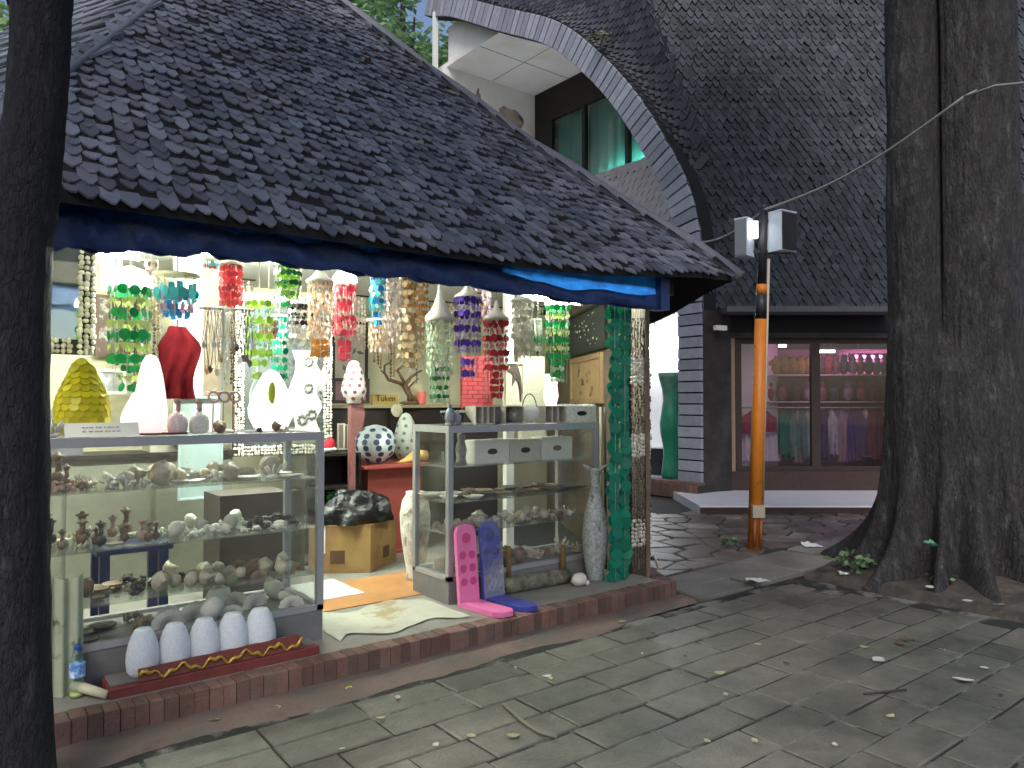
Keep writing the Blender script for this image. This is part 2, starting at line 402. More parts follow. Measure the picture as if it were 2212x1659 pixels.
# roof deck
def hexc(k): a = math.radians(240 + 60 * k); return C6 + Vector((W6 * math.cos(a), W6 * math.sin(a), 0))
HC = [hexc(k) for k in range(6)]     # 0: (0,YE) 1: (W6,YE) going counter-clockwise
def slope(d): return ZE + .92 * d + .012 * d * d
def roofz(p):
    """height of roof deck at plan point p, using the largest face distance"""
    best = -9
    for k in range(6):
        n = Vector((math.cos(math.radians(270 + 60 * k)), math.sin(math.radians(270 + 60 * k)), 0))
        best = max(best, (p - C6).dot(n))
    d = AP - best; z = slope(d)
    rr = (Vector((p.x, p.y, 0)) - HC[1]).length; z += .13 * math.exp(-(rr / 1.1) ** 2)
    return z
def face_pt(k, u, d):
    """k face, u in 0..1 across, d = plan distance in from eave"""
    a = HC[k]; c = HC[(k + 1) % 6]; f = d / AP; a2 = a.lerp(C6, f); c2 = c.lerp(C6, f); p = a2.lerp(c2, u)
    return Vector((p.x, p.y, roofz(p)))
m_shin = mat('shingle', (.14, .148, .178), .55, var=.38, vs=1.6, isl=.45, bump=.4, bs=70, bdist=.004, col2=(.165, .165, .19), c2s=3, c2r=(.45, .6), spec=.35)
m_deck = mat('roof_deck', (.012, .012, .014), .9)
rd = MB()
for k in range(6):
    rd.grid(lambda u, v, k=k: face_pt(k, u, v * AP * .995), 14, 12, smooth=False)
    rd.grid(lambda u, v, k=k: face_pt(k, u, v * AP * .995) - Vector((0, 0, .05)), 14, 4, smooth=False, flip=True)
    rd.grid(lambda u, v, k=k: face_pt(k, u, 0) - Vector((0, 0, .05 * v)), 14, 1, smooth=False, flip=True)
roof = part('roof', rd, m_deck, kiosk)
def shingle_mb(w, L, th, k, point=.45):
    b = MB(); t = point * w
    j = lambda: U(-.06, .06) * w
    o = [(-w * .10 + j(), 0 + j()), (w * .06 + j(), j() * .8), (w / 2 + j() * .4, t + j()), (w / 2 * .97, L), (-w / 2 * .97, L), (-w / 2 + j() * .4, t + j())]
    n = 6; V = [Vector((p[0], p[1], 0)) for p in o] + [Vector((p[0], p[1], th)) for p in o]
    b.add(V, [(6, 7, 8, 9, 10, 11)] + [(i, (i + 1) % n, n + (i + 1) % n, n + i) for i in (0, 1, 2, 4, 5)]); return b
def lay(surf, rows, name, parent, m, w, L, th, limit, seen, tilt=.09, point=.45, nvar=6):
    """surf(row)->list of (pos, x_axis, up_axis); tail up; nearest visible ones become single parts"""
    protos = [shingle_mb(w, L, th, k, point) for k in range(nvar)]; meshes = [p.mesh(name, m) for p in protos]
    allM = []
    for r in rows: allM += r
    tr = []
    for (p, xa, ya) in allM:
        xa = xa.normalized(); ya = (ya - xa * ya.dot(xa)).normalized(); n = xa.cross(ya)
        M = frameM(p + n * .006, xa, ya, n) @ RZ(U(-.05, .05)) @ Matrix.Rotation(-tilt * U(.6, 1.7), 4, 'X') @ S((U(.9, 1.08), U(.94, 1.06), 1))
        tr.append(M)
    vis = [i for i, M in enumerate(tr) if seen(M.translation)]
    vis.sort(key=lambda i: depth(tr[i].translation)); single = set(vis[:limit])
    big = MB()
    for i, M in enumerate(tr):
        k = i % nvar
        if i in single: inst(name, meshes[k], parent, M)
        else: big.merge(protos[k], M)
    if big.v: part(name + '_field', big, m, parent, kind='stuff')
    return len(tr)
SW, SE = .071, .106
def face_rows(k, dmax, SW=SW, SE=SE, edge=0.):
    rows = []; cosp = 1 / math.sqrt(1 + .95 ** 2); d = -.03; r = 0
    while d < dmax:
        a = HC[k].lerp(C6, d / AP); c = HC[(k + 1) % 6].lerp(C6, d / AP); L = (c - a).length; n = int(L / SW) + 1; row = []
        for i in range(n):
            s = (i + .5 * (r % 2) + U(-.14, .14)) * SW
            if s > L or (edge and s > L - edge): continue
            u = s / L; P = face_pt(k, u, d + U(-.024, .016)); Q = face_pt(k, u, d + .1)
            P2 = face_pt(k, min(1, u + .02), d); P1 = face_pt(k, max(0, u - .02), d)
            row.append((P, P2 - P1, Q - P))
        rows.append(row); d += SE * cosp; r += 1
    return rows
def in_frame(p, mx=30):
    x, y = proj(p); return -mx < x < 2212 + mx and -mx < y < 1659 + mx and depth(p) > 0
NS = lay(None, face_rows(0, 3.9), 'shingle', roof, m_shin, SW * 1.06, .21, .009, 300, lambda p: in_frame(p, 10) and proj(p)[0] > 150, point=.75, tilt=.11)
m_shinl = m_shin
big = face_rows(5, 3.9, .17, .25, .13)
lay(None, big, 'shingle', roof, m_shin, .185, .4, .016, 0, lambda p: False, point=.5, tilt=.055)
lay(None, face_rows(1, 3.9), 'shingle', roof, m_shin, SW * 1.08, .21, .009, 0, lambda p: False)
# hip caps
for k in (0, 1):
    pts = [face_pt(k, 0, d) + Vector((0, 0, .02)) for d in [-.05 + 3.95 * i / 14 for i in range(15)]]
    b = MB(); b.tube(pts, [.05 + .008 * math.sin(i * 2.1) for i in range(15)], 8, wob=.12) if k == 1 else b.tube([p_ - ZV * .02 for p_ in pts], .022, 6)
    part('hip_cap', b, m_shin, roof)

# ================================================================== BIG HOUSE
XA = 8.8
m_tile = mat('arch_tile', (.27, .28, .33), .55, var=.18, vs=10, isl=.2, bump=.25, bs=60)
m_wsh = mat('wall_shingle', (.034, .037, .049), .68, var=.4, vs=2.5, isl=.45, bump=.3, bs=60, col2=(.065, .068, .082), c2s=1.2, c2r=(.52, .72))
m_core = mat('wall_core', (.012, .012, .014), .9)
m_soff = mat('soffit', (.8, .79, .76), .8, var=.08, vs=1.2, bump=.1, bs=20, col2=(.68, .65, .6), c2s=.8, c2r=(.5, .7))
house = thing('tall_house', 'tall dark house clad in shingles with arched opening and glazed shop front', 'building', (10, 8, 0))
ins = [(7.19, .22), (7.19, 1.5), (7.19, 2.8), (7.22, 3.8), (7.4, 4.5), (7.78, 5.2), (8.4, 6.15), (9.22, 7.1), (10.22, 7.98), (11.82, 8.9), (13.36, 9.8), (14.04, 10.1), (14.6, 10.35)]
# resample by length
def resample(pl, step):
    out = [Vector(pl[0])]; acc = 0
    segs = []
    # Catmull-Rom smoothing
    P = [Vector(p) for p in pl]; fine = []
    for i in range(len(P) - 1):
        a = P[max(i - 1, 0)]; b_ = P[i]; c = P[i + 1]; d = P[min(i + 2, len(P) - 1)]
        for k in range(12):
            t = k / 12; fine.append(.5 * ((2 * b_) + (c - a) * t + (2 * a - 5 * b_ + 4 * c - d) * t * t + (3 * b_ - a - 3 * c + d) * t ** 3))
    fine.append(P[-1]); out = [fine[0]]; acc = 0
    for i in range(1, len(fine)):
        a = fine[i - 1]; seg = (fine[i] - a).length; pos = 0
        while acc + (seg - pos) >= step:
            pos += step - acc; out.append(a.lerp(fine[i], pos / seg)); acc = 0
        acc += seg - pos
    return out
A = resample([(p[0], p[1]) for p in ins], .165)
def nrm2(i):
    t = (A[min(i + 1, len(A) - 1)] - A[max(i - 1, 0)]).normalized(); return Vector((-t.y, t.x))   # towards outside (left of travel: -Y / up)
BW = .43
OUT = [A[i] + nrm2(i) * BW for i in range(len(A))]
band = MB()
for i in range(len(A) - 1):
    q = [(XA, A[i].x, A[i].y), (XA, A[i + 1].x, A[i + 1].y), (XA, OUT[i + 1].x, OUT[i + 1].y), (XA, OUT[i].x, OUT[i].y)]
    band.prism(q, (.32, 0, 0))
bo = part('arch_band', band, m_core, house)
for i in range(len(A) - 1):
    a0, a1, o0, o1 = A[i], A[i + 1], OUT[i], OUT[i + 1]; g = .04; k = 1
    a0b = a0.lerp(a1, g * 2); a1b = a1.lerp(a0, g); o0b = o0.lerp(o1, g * 2); o1b = o1.lerp(o0, g)
    fx = XA - .035 + U(-.008, .008)
    q = [Vector((fx, p.x, p.y)) for p in (a0b, a1b, o1b, o0b)]
    c = sum(q, Vector()) / 4; b = MB()
    q2 = [c + (p - c) * .96 - Vector((.008, 0, 0)) for p in q]; q3 = [p + Vector((.06, 0, 0)) for p in q]
    b.add([p - c for p in q2 + q + q3], [(0, 1, 2, 3)] + [(n * 4 + j, n * 4 + (j + 1) % 4, n * 4 + 4 + (j + 1) % 4, n * 4 + 4 + j) for n in (0, 1) for j in range(4)])
    inst('arch_tile', b.mesh('arch_tile', m_tile), bo, T(c))
# valley line where the dormer skin meets the street wall
def wall_depth(z): return 10.95 + .13 * (z - 2.72)
def wall_pt(px_, z):
    """point on battered street wall at photo column px_, height z"""
    t = wall_depth(z); r = (px_ - 1106) / FPX
    h = FH * t + RT * (r * t); return Vector((h.x, h.y, z))
vpx = [(2.4, 1528), (3.2, 1527), (4.2, 1522), (5.2, 1506), (6.0, 1482), (6.8, 1448), (7.6, 1412), (8.6, 1392), (10, 1380), (12, 1370)]
def valley_z(z):
    for i in range(len(vpx) - 1):
        if vpx[i][0] <= z <= vpx[i + 1][0]:
            f = (z - vpx[i][0]) / (vpx[i + 1][0] - vpx[i][0]); return wall_pt(vpx[i][1] + (vpx[i + 1][1] - vpx[i][1]) * f, z)
    return wall_pt(vpx[-1][1], z)
i0 = next(i for i, p in enumerate(OUT) if p.y > 2.5)
def skin(u, v):
    """u along the arch (0 at springing), v from arch edge to valley"""
    fi = i0 + u * (len(OUT) - 1 - i0); i = min(int(fi), len(OUT) - 2); f = fi - i; o = OUT[i].lerp(OUT[i + 1], f)
    a = Vector((XA - .03, o.x, o.y)); c = valley_z(2.5 + u * 9.4)
    p = a.lerp(c, v); bul = .25 * math.sin(math.pi * v) * sstep(0, .4, u); return p + Vector((.5, .3, -.6)) * bul * .6
b = MB(); b.grid(skin, 60, 10, flip=True); skin_o = part('dormer_skin', b, m_core, house)
rows = []
nu = 58
for a in range(nu):
    u0 = a / nu; p = skin(u0, 0); q = skin(u0, 1); L = (q - p).length; n = max(2, int(L / .125)); row = []
    for i in range(n + 1):
        v = (i + .5 * (a % 2) + U(-.1, .1)) / n
        if v > .97 or v < -.01: continue
        v = min(max(v, 0), 1)
        P = skin(u0, v); Q = skin(min(u0 + .03, 1), v); X = skin(u0, min(v + .03, 1)) - skin(u0, max(v - .03, 0))
        row.append((P, X, Q - P))
    rows.append(row)
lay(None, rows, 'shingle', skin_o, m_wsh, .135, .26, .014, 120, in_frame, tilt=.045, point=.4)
# street wall
b = MB(); WX0, WX1 = 1528, 2420
b.grid(lambda u, v: (valley_z(2.45 + 9.5 * v).lerp(wall_pt(WX1, 2.45 + 9.5 * v), u)) + FH * .02, 12, 12, smooth=False, flip=False)
sw = part('street_wall', b, m_core, house)
rows = []; z = 2.76; r = 0
while z < 8.9:
    p = valley_z(max(z, 2.42)); q = wall_pt(WX1, z); L = (q - p).length; n = int(L / .118); row = []
    zz = z
    for i in range(n):
        s = (i + .5 * (r % 2) + U(-.1, .1)) / n
        P = p.lerp(q, min(max(s, 0), 1)); P.z += U(-.012, .012); Q = P + Vector((0, 0, .3)) + FH * .13 * .3
        row.append((P, q - p, Q - P))
    rows.append(row); z += .118; r += 1
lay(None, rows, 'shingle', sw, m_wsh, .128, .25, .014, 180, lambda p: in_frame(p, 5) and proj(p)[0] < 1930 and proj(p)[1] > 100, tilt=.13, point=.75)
# shop front on the street side: pier, lintel, frame, sill, glass, platform
def sf(px_, z, t):
    r = (px_ - 1106) / FPX; h = FH * t + RT * (r * t); return Vector((h.x, h.y, z))
def fbox(mb, px0, px1, z0, z1, t0, t1, tref=None):
    """box in the street-front frame, columns given by photo x at depth tref"""
    tr = tref or t0
    s0 = (px0 - 1106) / FPX * tr; s1 = (px1 - 1106) / FPX * tr
    M = frameM(Vector((0, 0, 0)), RT, FH, ZV); mb.box(s0, s1, t0, t1, z0, z1, M); return mb
m_pier = mat('pier', (.026, .02, .018), .75, var=.5, vs=3, bump=.4, bs=25, col2=(.05, .042, .04), c2s=1.6)
m_brown = mat('brown_frame', (.05, .025, .02), .5, var=.3, vs=12)
m_gold = mat('pale_trim', (.3, .2, .12), .5, var=.2, vs=10)
m_lint = mat('lintel_edge', (.1, .1, .11), .7, var=.2, vs=6)
m_plat = mat('platform_tile', (.72, .72, .76), .22, var=.06, vs=3)
jo = OUT[3]; pj = Vector((XA, jo.x, 0))
b = MB(); pr = sf(1580, 0, 10.95); b.prism([pj + Vector((.0, -.005, 0)), pr, pr + FH * .9, pj + Vector((.9, .3, 0))], (0, 0, 2.75)); part('pier', b, m_pier, house)
b = MB(); fbox(b, 1572, 2400, 2.36, 2.72, 10.97, 11.5); part('lintel', b, m_pier, house)
b = MB(); fbox(b, 1572, 1945, 2.70, 2.78, 10.55, 11.0); part('canopy_edge', b, m_lint, house)
b = MB(); fbox(b, 1500, 2400, -.04, .1, 9.36, 11.6, 9.6); part('platform', b, m_plat, house)
b = MB(); fbox(b, 1500, 2400, -.045, .08, 9.33, 9.357, 9.6); part('platform_riser', b, m_brown, house)
b = MB(); fbox(b, 1578, 1955, .1, .38, 10.98, 11.25); part('sill', b, m_brown, house)
b = MB(); fbox(b, 1578, 1588, .38, 2.36, 11.0, 11.1); part('trim', b, m_gold, house)
b = MB(); fbox(b, 1950, 1962, .38, 2.36, 11.0, 11.1); part('trim', b, m_gold, house)
for (a0, a1, z0, z1) in ((1589, 1602, .38, 2.36), (1753, 1772, .38, 2.36), (1936, 1949, .38, 2.36), (1602, 1753, .38, .45), (1772, 1936, .38, .45), (1602, 1753, 2.28, 2.36), (1772, 1936, 2.28, 2.36)):
    b = MB(); fbox(b, a0, a1, z0, z1, 11.06, 11.14); part('window_frame', b, m_wood, house)
m_glass = mat('shop_glass', (.92, .88, .92), .02, kind='glass', trans=.006)
for (a0, a1) in ((1602, 1753), (1772, 1936)):
    b = MB(); fbox(b, a0, a1, .45, 2.28, 11.09, 11.1); part('glass_pane', b, m_glass, house)
b = MB(); fbox(b, 1963, 2420, .1, 2.36, 11.0, 11.3)
rw = part('brick_wall', b, m_core, house)
m_gbrick = mat('grey_brick', (.085, .06, .07), .7, var=.2, vs=12, isl=.25, bump=.3)
gb = MB(); gb.cbox(-.105, .105, -.034, .034, 0, .03, .006); gbm = gb.mesh('brick', m_gbrick)
z = .14; r = 0; mrows = []
while z < 2.3:
    s0 = (2150 - 1106) / FPX * 11; x = s0 + (.11 if r % 2 else 0)
    while x < s0 + 1.6:
        p = RT * x + FH * 11.0; p.z = z
        inst('brick', gbm, rw, frameM(p + FH * .01, RT, ZV, -FH)); x += .22
    z += .075; r += 1
# shop room behind the glass
m_room = mat('shop_room', (.13, .07, .1), .8, var=.15, vs=2)
b = MB(); fbox(b, 1500, 2050, .1, 2.9, 13.0, 13.1, 12); part('room_back_wall', b, m_room, house)
b = MB(); fbox(b, 1545, 1560, .1, 2.9, 11.5, 13.0, 12); fbox(b, 1985, 2000, .1, 2.9, 11.5, 13.0, 12); part('room_side_wall', b, m_room, house)
b = MB(); fbox(b, 1500, 2050, 2.5, 2.55, 11.5, 13.0, 12); part('room_ceiling', b, m_room, house)
b = MB(); fbox(b, 1500, 2050, .1, .13, 11.6, 13.0, 12); part('room_floor', b, m_floor, house)
# inside of the arch: ceiling, end wall, upper glazing, shingled apron, room
b = MB(); b.box(XA + .3, 11.72, 7.0, 14.6, 9.05, 9.15); part('arch_ceiling', b, m_soff, house)
for k in range(4):
    b = MB(); b.box(XA + .32, 11.68, 8.3 + k * 1.5, 8.31 + k * 1.5, 9.044, 9.052); part('ceiling_joint', b, m_brown, house)
b = MB(); b.box(XA + 1.55, XA + 1.56, 7.2, 14.0, 9.045, 9.051); part('ceiling_joint', b, m_brown, house)
b = MB(); b.box(XA + .2, 11.7, 14.05, 14.2, 0, 9.05); part('end_wall', b, m_soff, house)
b = MB(); b.box(XA + .32, XA + .42, 10.5, 14.03, 9.152, 9.95); part('crown_fascia', b, m_soff, house)
b = MB(); b.box(XA - .06, XA + .04, 14.02, 14.1, 0, 10.2); part('white_board', b, m_white, house)
b = MB(); b.blob((10.9, 14.045, 8.3), (.4, .012, .22), amp=.5, seed=3); b.blob((9.95, 14.045, 8.35), (.1, .012, .42), amp=.6, seed=5); part('damp_stain', b, mat('stain', (.4, .33, .27), .9, var=.3, vs=4), house)
m_darkp = mat('dark_boards', (.02, .017, .016), .7, var=.3, vs=6)
b = MB(); b.box(11.7, 11.8, 7.0, 14.05, 8.25, 9.05); b.box(11.7, 11.8, 13.4, 14.05, 6.4, 8.25); part('upper_wall', b, m_darkp, house)
b = MB(); b.box(11.68, 11.78, 7.0, 14.05, 6.3, 6.42); part('window_rail', b, m_darkp, house)
m_teal = mat('teal_curtain', (.12, .5, .45), .6, var=.12, vs=3, kind='thin', trans=.6)
ys = [7.1, 8.3, 9.6, 10.95, 12.3, 13.4]
for i in range(4):
    b = MB(); b.box(11.69, 11.8, ys[i + 1] - .05, ys[i + 1] + .05, 6.42, 8.25); part('mullion', b, m_darkp, house)
for i in range(5):
    b = MB(); b.box(11.74, 11.745, ys[i] + .05, ys[i + 1] - .05, 6.42, 8.25); pane = part('window_pane', b, mat('upper_glass', (.85, .95, .92), .05, kind='glass', trans=.02), house)
    b = MB(); b.grid(lambda u, v, i=i: Vector((11.9 + .02 * math.sin(u * 30 + i), ys[i] + (ys[i + 1] - ys[i]) * u, 6.4 + 1.9 * v)), 24, 2); part('curtain', b, m_teal, pane)
b = MB(); b.box(12.9, 13, 7, 14, 5.5, 9.1); b.box(11.9, 12.9, 7, 14, 8.6, 8.7); b.box(11.8, 12.9, 7, 14, 6.2, 6.25); b.box(11.81, 12.9, 13.9, 14.0, 6.25, 8.6); part('upper_room', b, m_darkp, house)
m_pale = mat('pale_shingle', (.5, .46, .48), .75, var=.12, vs=4, isl=.08)
b = MB(); b.box(11.68, 11.78, 7.0, 14.05, 3.2, 6.3); ap = part('apron_wall', b, m_pale, house)
rows = []; z = 4.9; r = 0
while z < 6.3:
    row = []; y = 12.6
    k = 0
    while y > 8.2:
        row.append((Vector((11.68, y - (.09 if r % 2 else 0), z)), Vector((0, -1, 0)), Vector((.02, 0, 1)))); y -= .18
    rows.append(row); z += .17; r += 1
lay(None, rows, 'shingle', ap, m_pale, .19, .28, .012, 60, in_frame, tilt=.06, point=.5)
b = MB(); b.box(XA + 2.2, XA + 2.3, 7.0, 14, .0, 3.1); b.box(XA + .33, XA + 2.2, 7.0, 7.04, .0, 3.1); b.box(XA + 2.3, 11.7, 7.0, 14, 3.0, 3.1); part('ground_room_wall', b, m_white, house)
b = MB(); b.box(XA + .3, XA + 2.3, 7.0, 14, -.04, .2); part('ground_room_floor', b, m_plat, house)
# brick plinth in front of the arch foot
b = MB(); b.box(XA - .2, XA + .3, 6.7, 11, -.04, .205); pl = part('plinth', b, m_mort, house)
qb = MB(); qb.cbox(-.032, .032, -.1, .1, 0, .04, .005); qbm = qb.mesh('brick', m_brick)
for k in range(46):
    inst('brick', qbm, pl, frameM(Vector((XA - .2, 6.74 + k * .07, .11)), Vector((0, -1, 0)), ZV, Vector((-1, 0, 0))))
for k in range(26):
    inst('brick', qbm, pl, frameM(Vector((XA - .12 + .0, 6.74 + k * .07, .205)), Vector((0, -1, 0)), Vector((1, 0, 0)), ZV))

# ================================================================== TREES
m_bark = mat('bark', (.04, .037, .036), .9, var=.6, vs=14, bump=1., bs=30, bdist=.035, col2=(.085, .087, .09), c2s=16, c2r=(.55, .72), stretch=.3, crack=34)
m_barkd = mat('dark_bark', (.016, .015, .018), .9, var=.5, vs=9, bump=.9, bs=34, bdist=.02, col2=(.05, .05, .058), c2s=12, c2r=(.56, .72), stretch=.3, crack=40)
m_leaf = mat('leaf', (.06, .13, .03), .5, isl=.45, kind='thin', trans=.45)
m_leafb = mat('leaf_light', (.34, .5, .24), .5, isl=.4, kind='thin', trans=.6)
def leaf_cloud(cs, n, size, seed=0):
    b = MB(); vs = []; fs = []
    for _ in range(n):
        c, r = random.choice(cs)
        d = Vector((random.gauss(0, 1), random.gauss(0, 1), random.gauss(0, .8))); d = d.normalized() * (rnd() ** .45)
        p = Vector(c) + Vector((d.x * r[0], d.y * r[1], d.z * r[2]))
        a = Vector((U(-1, 1), U(-1, 1), U(-.6, .3))).normalized(); w = a.cross(Vector((U(-1, 1), U(-1, 1), U(-1, 1)))).normalized(); s = size * U(.6, 1.3)
        k = len(vs); vs += [p, p + a * s * .5 + w * s * .26, p + a * s, p + a * s * .5 - w * s * .26]; fs.append((k, k + 1, k + 2, k + 3))
    b.add(vs, fs); return b
# big tree by the path: fused pair of stems on buttress roots
TC = Vector((6.5, 2.52, 0))
tree = thing('big_tree', 'massive twin-stemmed tree with flaring buttress roots beside the paving', 'tree', TC)
def trunk(u, v):
    a = 2 * math.pi * u; z = -.05 + 5.6 * (v ** 1.35)
    d = RT * math.cos(a) + FH * math.sin(a)          # frame of the two stems lies across the path
    low = math.exp(-max(z, 0) / .42)
    r = 0.
    for (o, rr, oy) in ((-.345, .175, -.05), (.14, .36, .0)):
        rr2 = rr + .06 * math.exp(-max(z, 0) / .9); c = RT * o + FH * oy
        bq = d.dot(c); disc = bq * bq - (c.length_squared - rr2 * rr2)
        if disc > 0: r = max(r, bq + math.sqrt(disc))
    # the crotch is filled lower down
    fillr = .44 * (1 - sstep(1.3, 2.4, z)) + .12 * sstep(1.3, 2.4, z)
    dirL = d.dot(-RT); r = max(r, fillr + .05 * (1 - sstep(1.3, 2.6, z)) * max(0, dirL))
    lobes = 0.
    for (ang, wd, ln) in ((-.85, .14, .5), (-1.3, .12, .38), (-1.85, .13, .42), (-2.25, .1, .3), (-2.72, .13, .34), (3.05, .15, .26), (-.35, .16, .5), (.4, .25, .5), (1.3, .25, .5), (2.2, .25, .55)):
        da = (a - ang + math.pi) % (2 * math.pi) - math.pi
        lobes = max(lobes, ln * math.exp(-(da / wd) ** 2))
    r += lobes * (math.exp(-max(z, 0) / .33) * 1.1 + .13 * math.exp(-max(z, 0) / .9)) + .05 * low
    r *= 1 - .3 * sstep(1.9, 2.8, z) * math.exp(-((a - 2 * math.pi + 2.42) / .05) ** 2)
    r *= 1 + .035 * mnoise.noise(Vector((d.x * 5, d.y * 5, z * 1.2))) + .02 * mnoise.noise(Vector((d.x * 14, d.y * 14, z * 3)))
    p = TC + d * r; p.z = z; return p
b = MB(); b.grid(trunk, 260, 100, flip=False); part('trunk', b, m_bark, tree)
b = MB()
limbs = [([TC + RT * -.35 + ZV * 5.3, TC + RT * -.8 + ZV * 7, TC + RT * -1.8 - FH * .5 + ZV * 9], [.17, .13, .07]),
         ([TC + RT * .14 + ZV * 5.3, TC + RT * .3 + FH * .5 + ZV * 7.4, TC + RT * .2 + FH * 1.6 + ZV * 10], [.35, .26, .12]),
         ([TC + RT * .2 + ZV * 6.4, TC + RT * 1.4 - FH * .8 + ZV * 8, TC + RT * 2.6 - FH * 1.2 + ZV * 9.6], [.2, .15, .07])]
for p, r in limbs: b.tube(p, r, 10)
part('limb', b, m_bark, tree)
CR = [(TC + Vector((U(-3.4, 2.4), U(-3.4, 2.6), U(8.8, 11.6))), (U(1, 1.6), U(1, 1.6), U(.6, 1))) for _ in range(16)]
part('crown', leaf_cloud(CR, 9000, .24), m_leaf, tree)
# slim forked tree at the left
LC = at(30, 870, 2.55); LC.z = 0
lt = thing('slim_tree', 'slim dark tree trunk with low side branch in front of the kiosk corner', 'tree', LC)
def lp(x, y, t=2.55): return at(x, y, t)
b = MB()
def wob_tube(b, pts, rad, n, seed):
    P = []; R_ = []
    for i in range(len(pts) - 1):
        for k in range(6):
            f = k / 6; P.append(Vector(pts[i]).lerp(Vector(pts[i + 1]), f)); R_.append(rad[i] + (rad[i + 1] - rad[i]) * f)
    P.append(Vector(pts[-1])); R_.append(rad[-1]); b.tube(P, R_, n, wob=.025)
s = 2.55 / FPX
wob_tube(b, [lp(25, 1830), lp(18, 1500), lp(20, 1100), lp(25, 800), lp(32, 540), lp(48, 400), lp(76, 260), lp(86, 120), lp(92, -20), lp(110, -300), lp(150, -900), lp(240, -1900)],
         [92 * s, 82 * s, 76 * s, 72 * s, 70 * s, 74 * s, 58 * s, 57 * s, 58 * s, 55 * s, 46 * s, 26 * s], 20, 1)
part('trunk', b, m_barkd, lt)
b = MB(); wob_tube(b, [lp(35, 450), lp(-40, 370), lp(-130, 280), lp(-300, 60), lp(-600, -500)], [60 * s, 50 * s, 46 * s, 40 * s, 25 * s], 14, 2); part('branch', b, m_barkd, lt)
b = MB()
for q in ((-1.5, -2.0, 7.0), (-2.6, -3.6, 7.4), (-.2, -4.0, 7.2), (.6, -1.6, 7.6)): wob_tube(b, [lp(150, -900), LC + Vector((q[0] * .5, q[1] * .5, 5.6)), LC + Vector(q)], [40 * s, 30 * s, 12 * s], 8, 3)  # unseen limbs carrying the crown that is added for shade
part('limb', b, m_barkd, lt)
CR = [(LC + Vector((U(-3.6, 1.2), U(-5.4, .6), U(6.4, 8.2))), (U(.9, 1.5), U(.9, 1.5), U(.5, .9))) for _ in range(20)]  # unseen crown, spread forward to block light and darken the paving
part('crown', leaf_cloud(CR, 11000, .25), m_leaf, lt)
# trees behind
def back_tree(px_, py_, t, label, rad, n, sz, m):
    c = at(px_, py_, t); base = Vector((c.x, c.y, -.05))
    o = thing('background_tree', label, 'tree', base)
    b = MB(); b.tube([base, base + Vector((.1, .1, c.z * .5)), Vector((c.x, c.y, c.z))], [.3, .22, .08], 10)
    for k in range(5):
        b.tube([base + Vector((.1, .1, c.z * .55)), c + Vector((U(-1, 1) * rad, U(-1, 1) * rad, U(-.4, .6) * rad))], [.13, .03], 6)
    part('trunk', b, m_bark, o)
    CR = [(c + Vector((U(-1, 1) * rad, U(-1, 1) * rad, U(-1, 1) * rad)), (rad * U(.3, .5),) * 3) for _ in range(16)]
    part('crown', leaf_cloud(CR, n, sz), m, o)
back_tree(870, 10, 24, 'leafy pale green tree behind the kiosk roof beside the tall house', 3.0, 9000, .34, m_leafb)
back_tree(120, -40, 17, 'leafy light green tree behind the left hip of the kiosk roof', 3.0, 6000, .28, m_leafb)
back_tree(-250, 60, 15, 'leafy green tree behind the kiosk left of the slim trunk', 2.6, 3000, .26, m_leafb)
# ================================================================== LAMPS IN THE KIOSK
CEIL = 2.52
m_tube = mat('tube_glow', (.9, 1, .93), kind='emit', strength=200)
m_tube2 = mat('tube_glow_deep', (.92, 1, .86), kind='emit', strength=520)
m_bulb = mat('bulb_glow', (.95, 1, .96), kind='emit', strength=30)
m_fix = mat('fixture_white', (.75, .75, .74), .5)
m_cord = mat('cord', (.5, .48, .42), .7)
def tube_lamp(a, b_, label, m=None, drop=True, ceil=CEIL):
    a = Vector(a); b_ = Vector(b_); o = thing('fluorescent_lamp', label, 'lamp', (a + b_) / 2)
    q = MB(); q.tube([a, b_], .017, 10); part('tube', q, m or m_tube, o)
    d = (b_ - a).normalized(); sx = d.cross(ZV).normalized(); q = MB()
    M = frameM((a + b_) / 2, d, sx, ZV); L = (b_ - a).length / 2 + .03
    q.box(-L, L, -.03, .03, .025, .06, M); q.box(-L, -L + .03, -.02, .02, -.02, .025, M); q.box(L - .03, L, -.02, .02, -.02, .025, M); part('housing', q, m_fix, o)
    if drop:
        for p in (a.lerp(b_, .15), a.lerp(b_, .85)):
            q = MB(); q.tube([p + ZV * .06, Vector((p.x, p.y, ceil))], .004, 5); part('hanger', q, m_cord, o)
    return o
p = on_y(1190, 648, 4.45); tube_lamp(p + Vector((-.3, 0, 0)), p + Vector((.3, 0, 0)), 'lit tube lamp hanging behind the blue patch of the tarpaulin')
p = on_y(545, 556, 4.9); tube_lamp(p + Vector((-.6, 0, 0)), p + Vector((.5, 0, 0)), 'lit tube lamp above the red and lime shell hangers', m_tube2)
p = on_y(150, 540, 4.75); tube_lamp(p + Vector((-.6, 0, 0)), p + Vector((.35, 0, 0)), 'lit tube lamp above the shell framed mirror')
p = on_y(860, 560, 5.3); tube_lamp(p + Vector((-.6, 0, 0)), p + Vector((.6, 0, 0)), 'unseen tube lamp added as general light above the brown disc curtain', m_tube2)  # added tube, out of sight, to brighten the kiosk in general
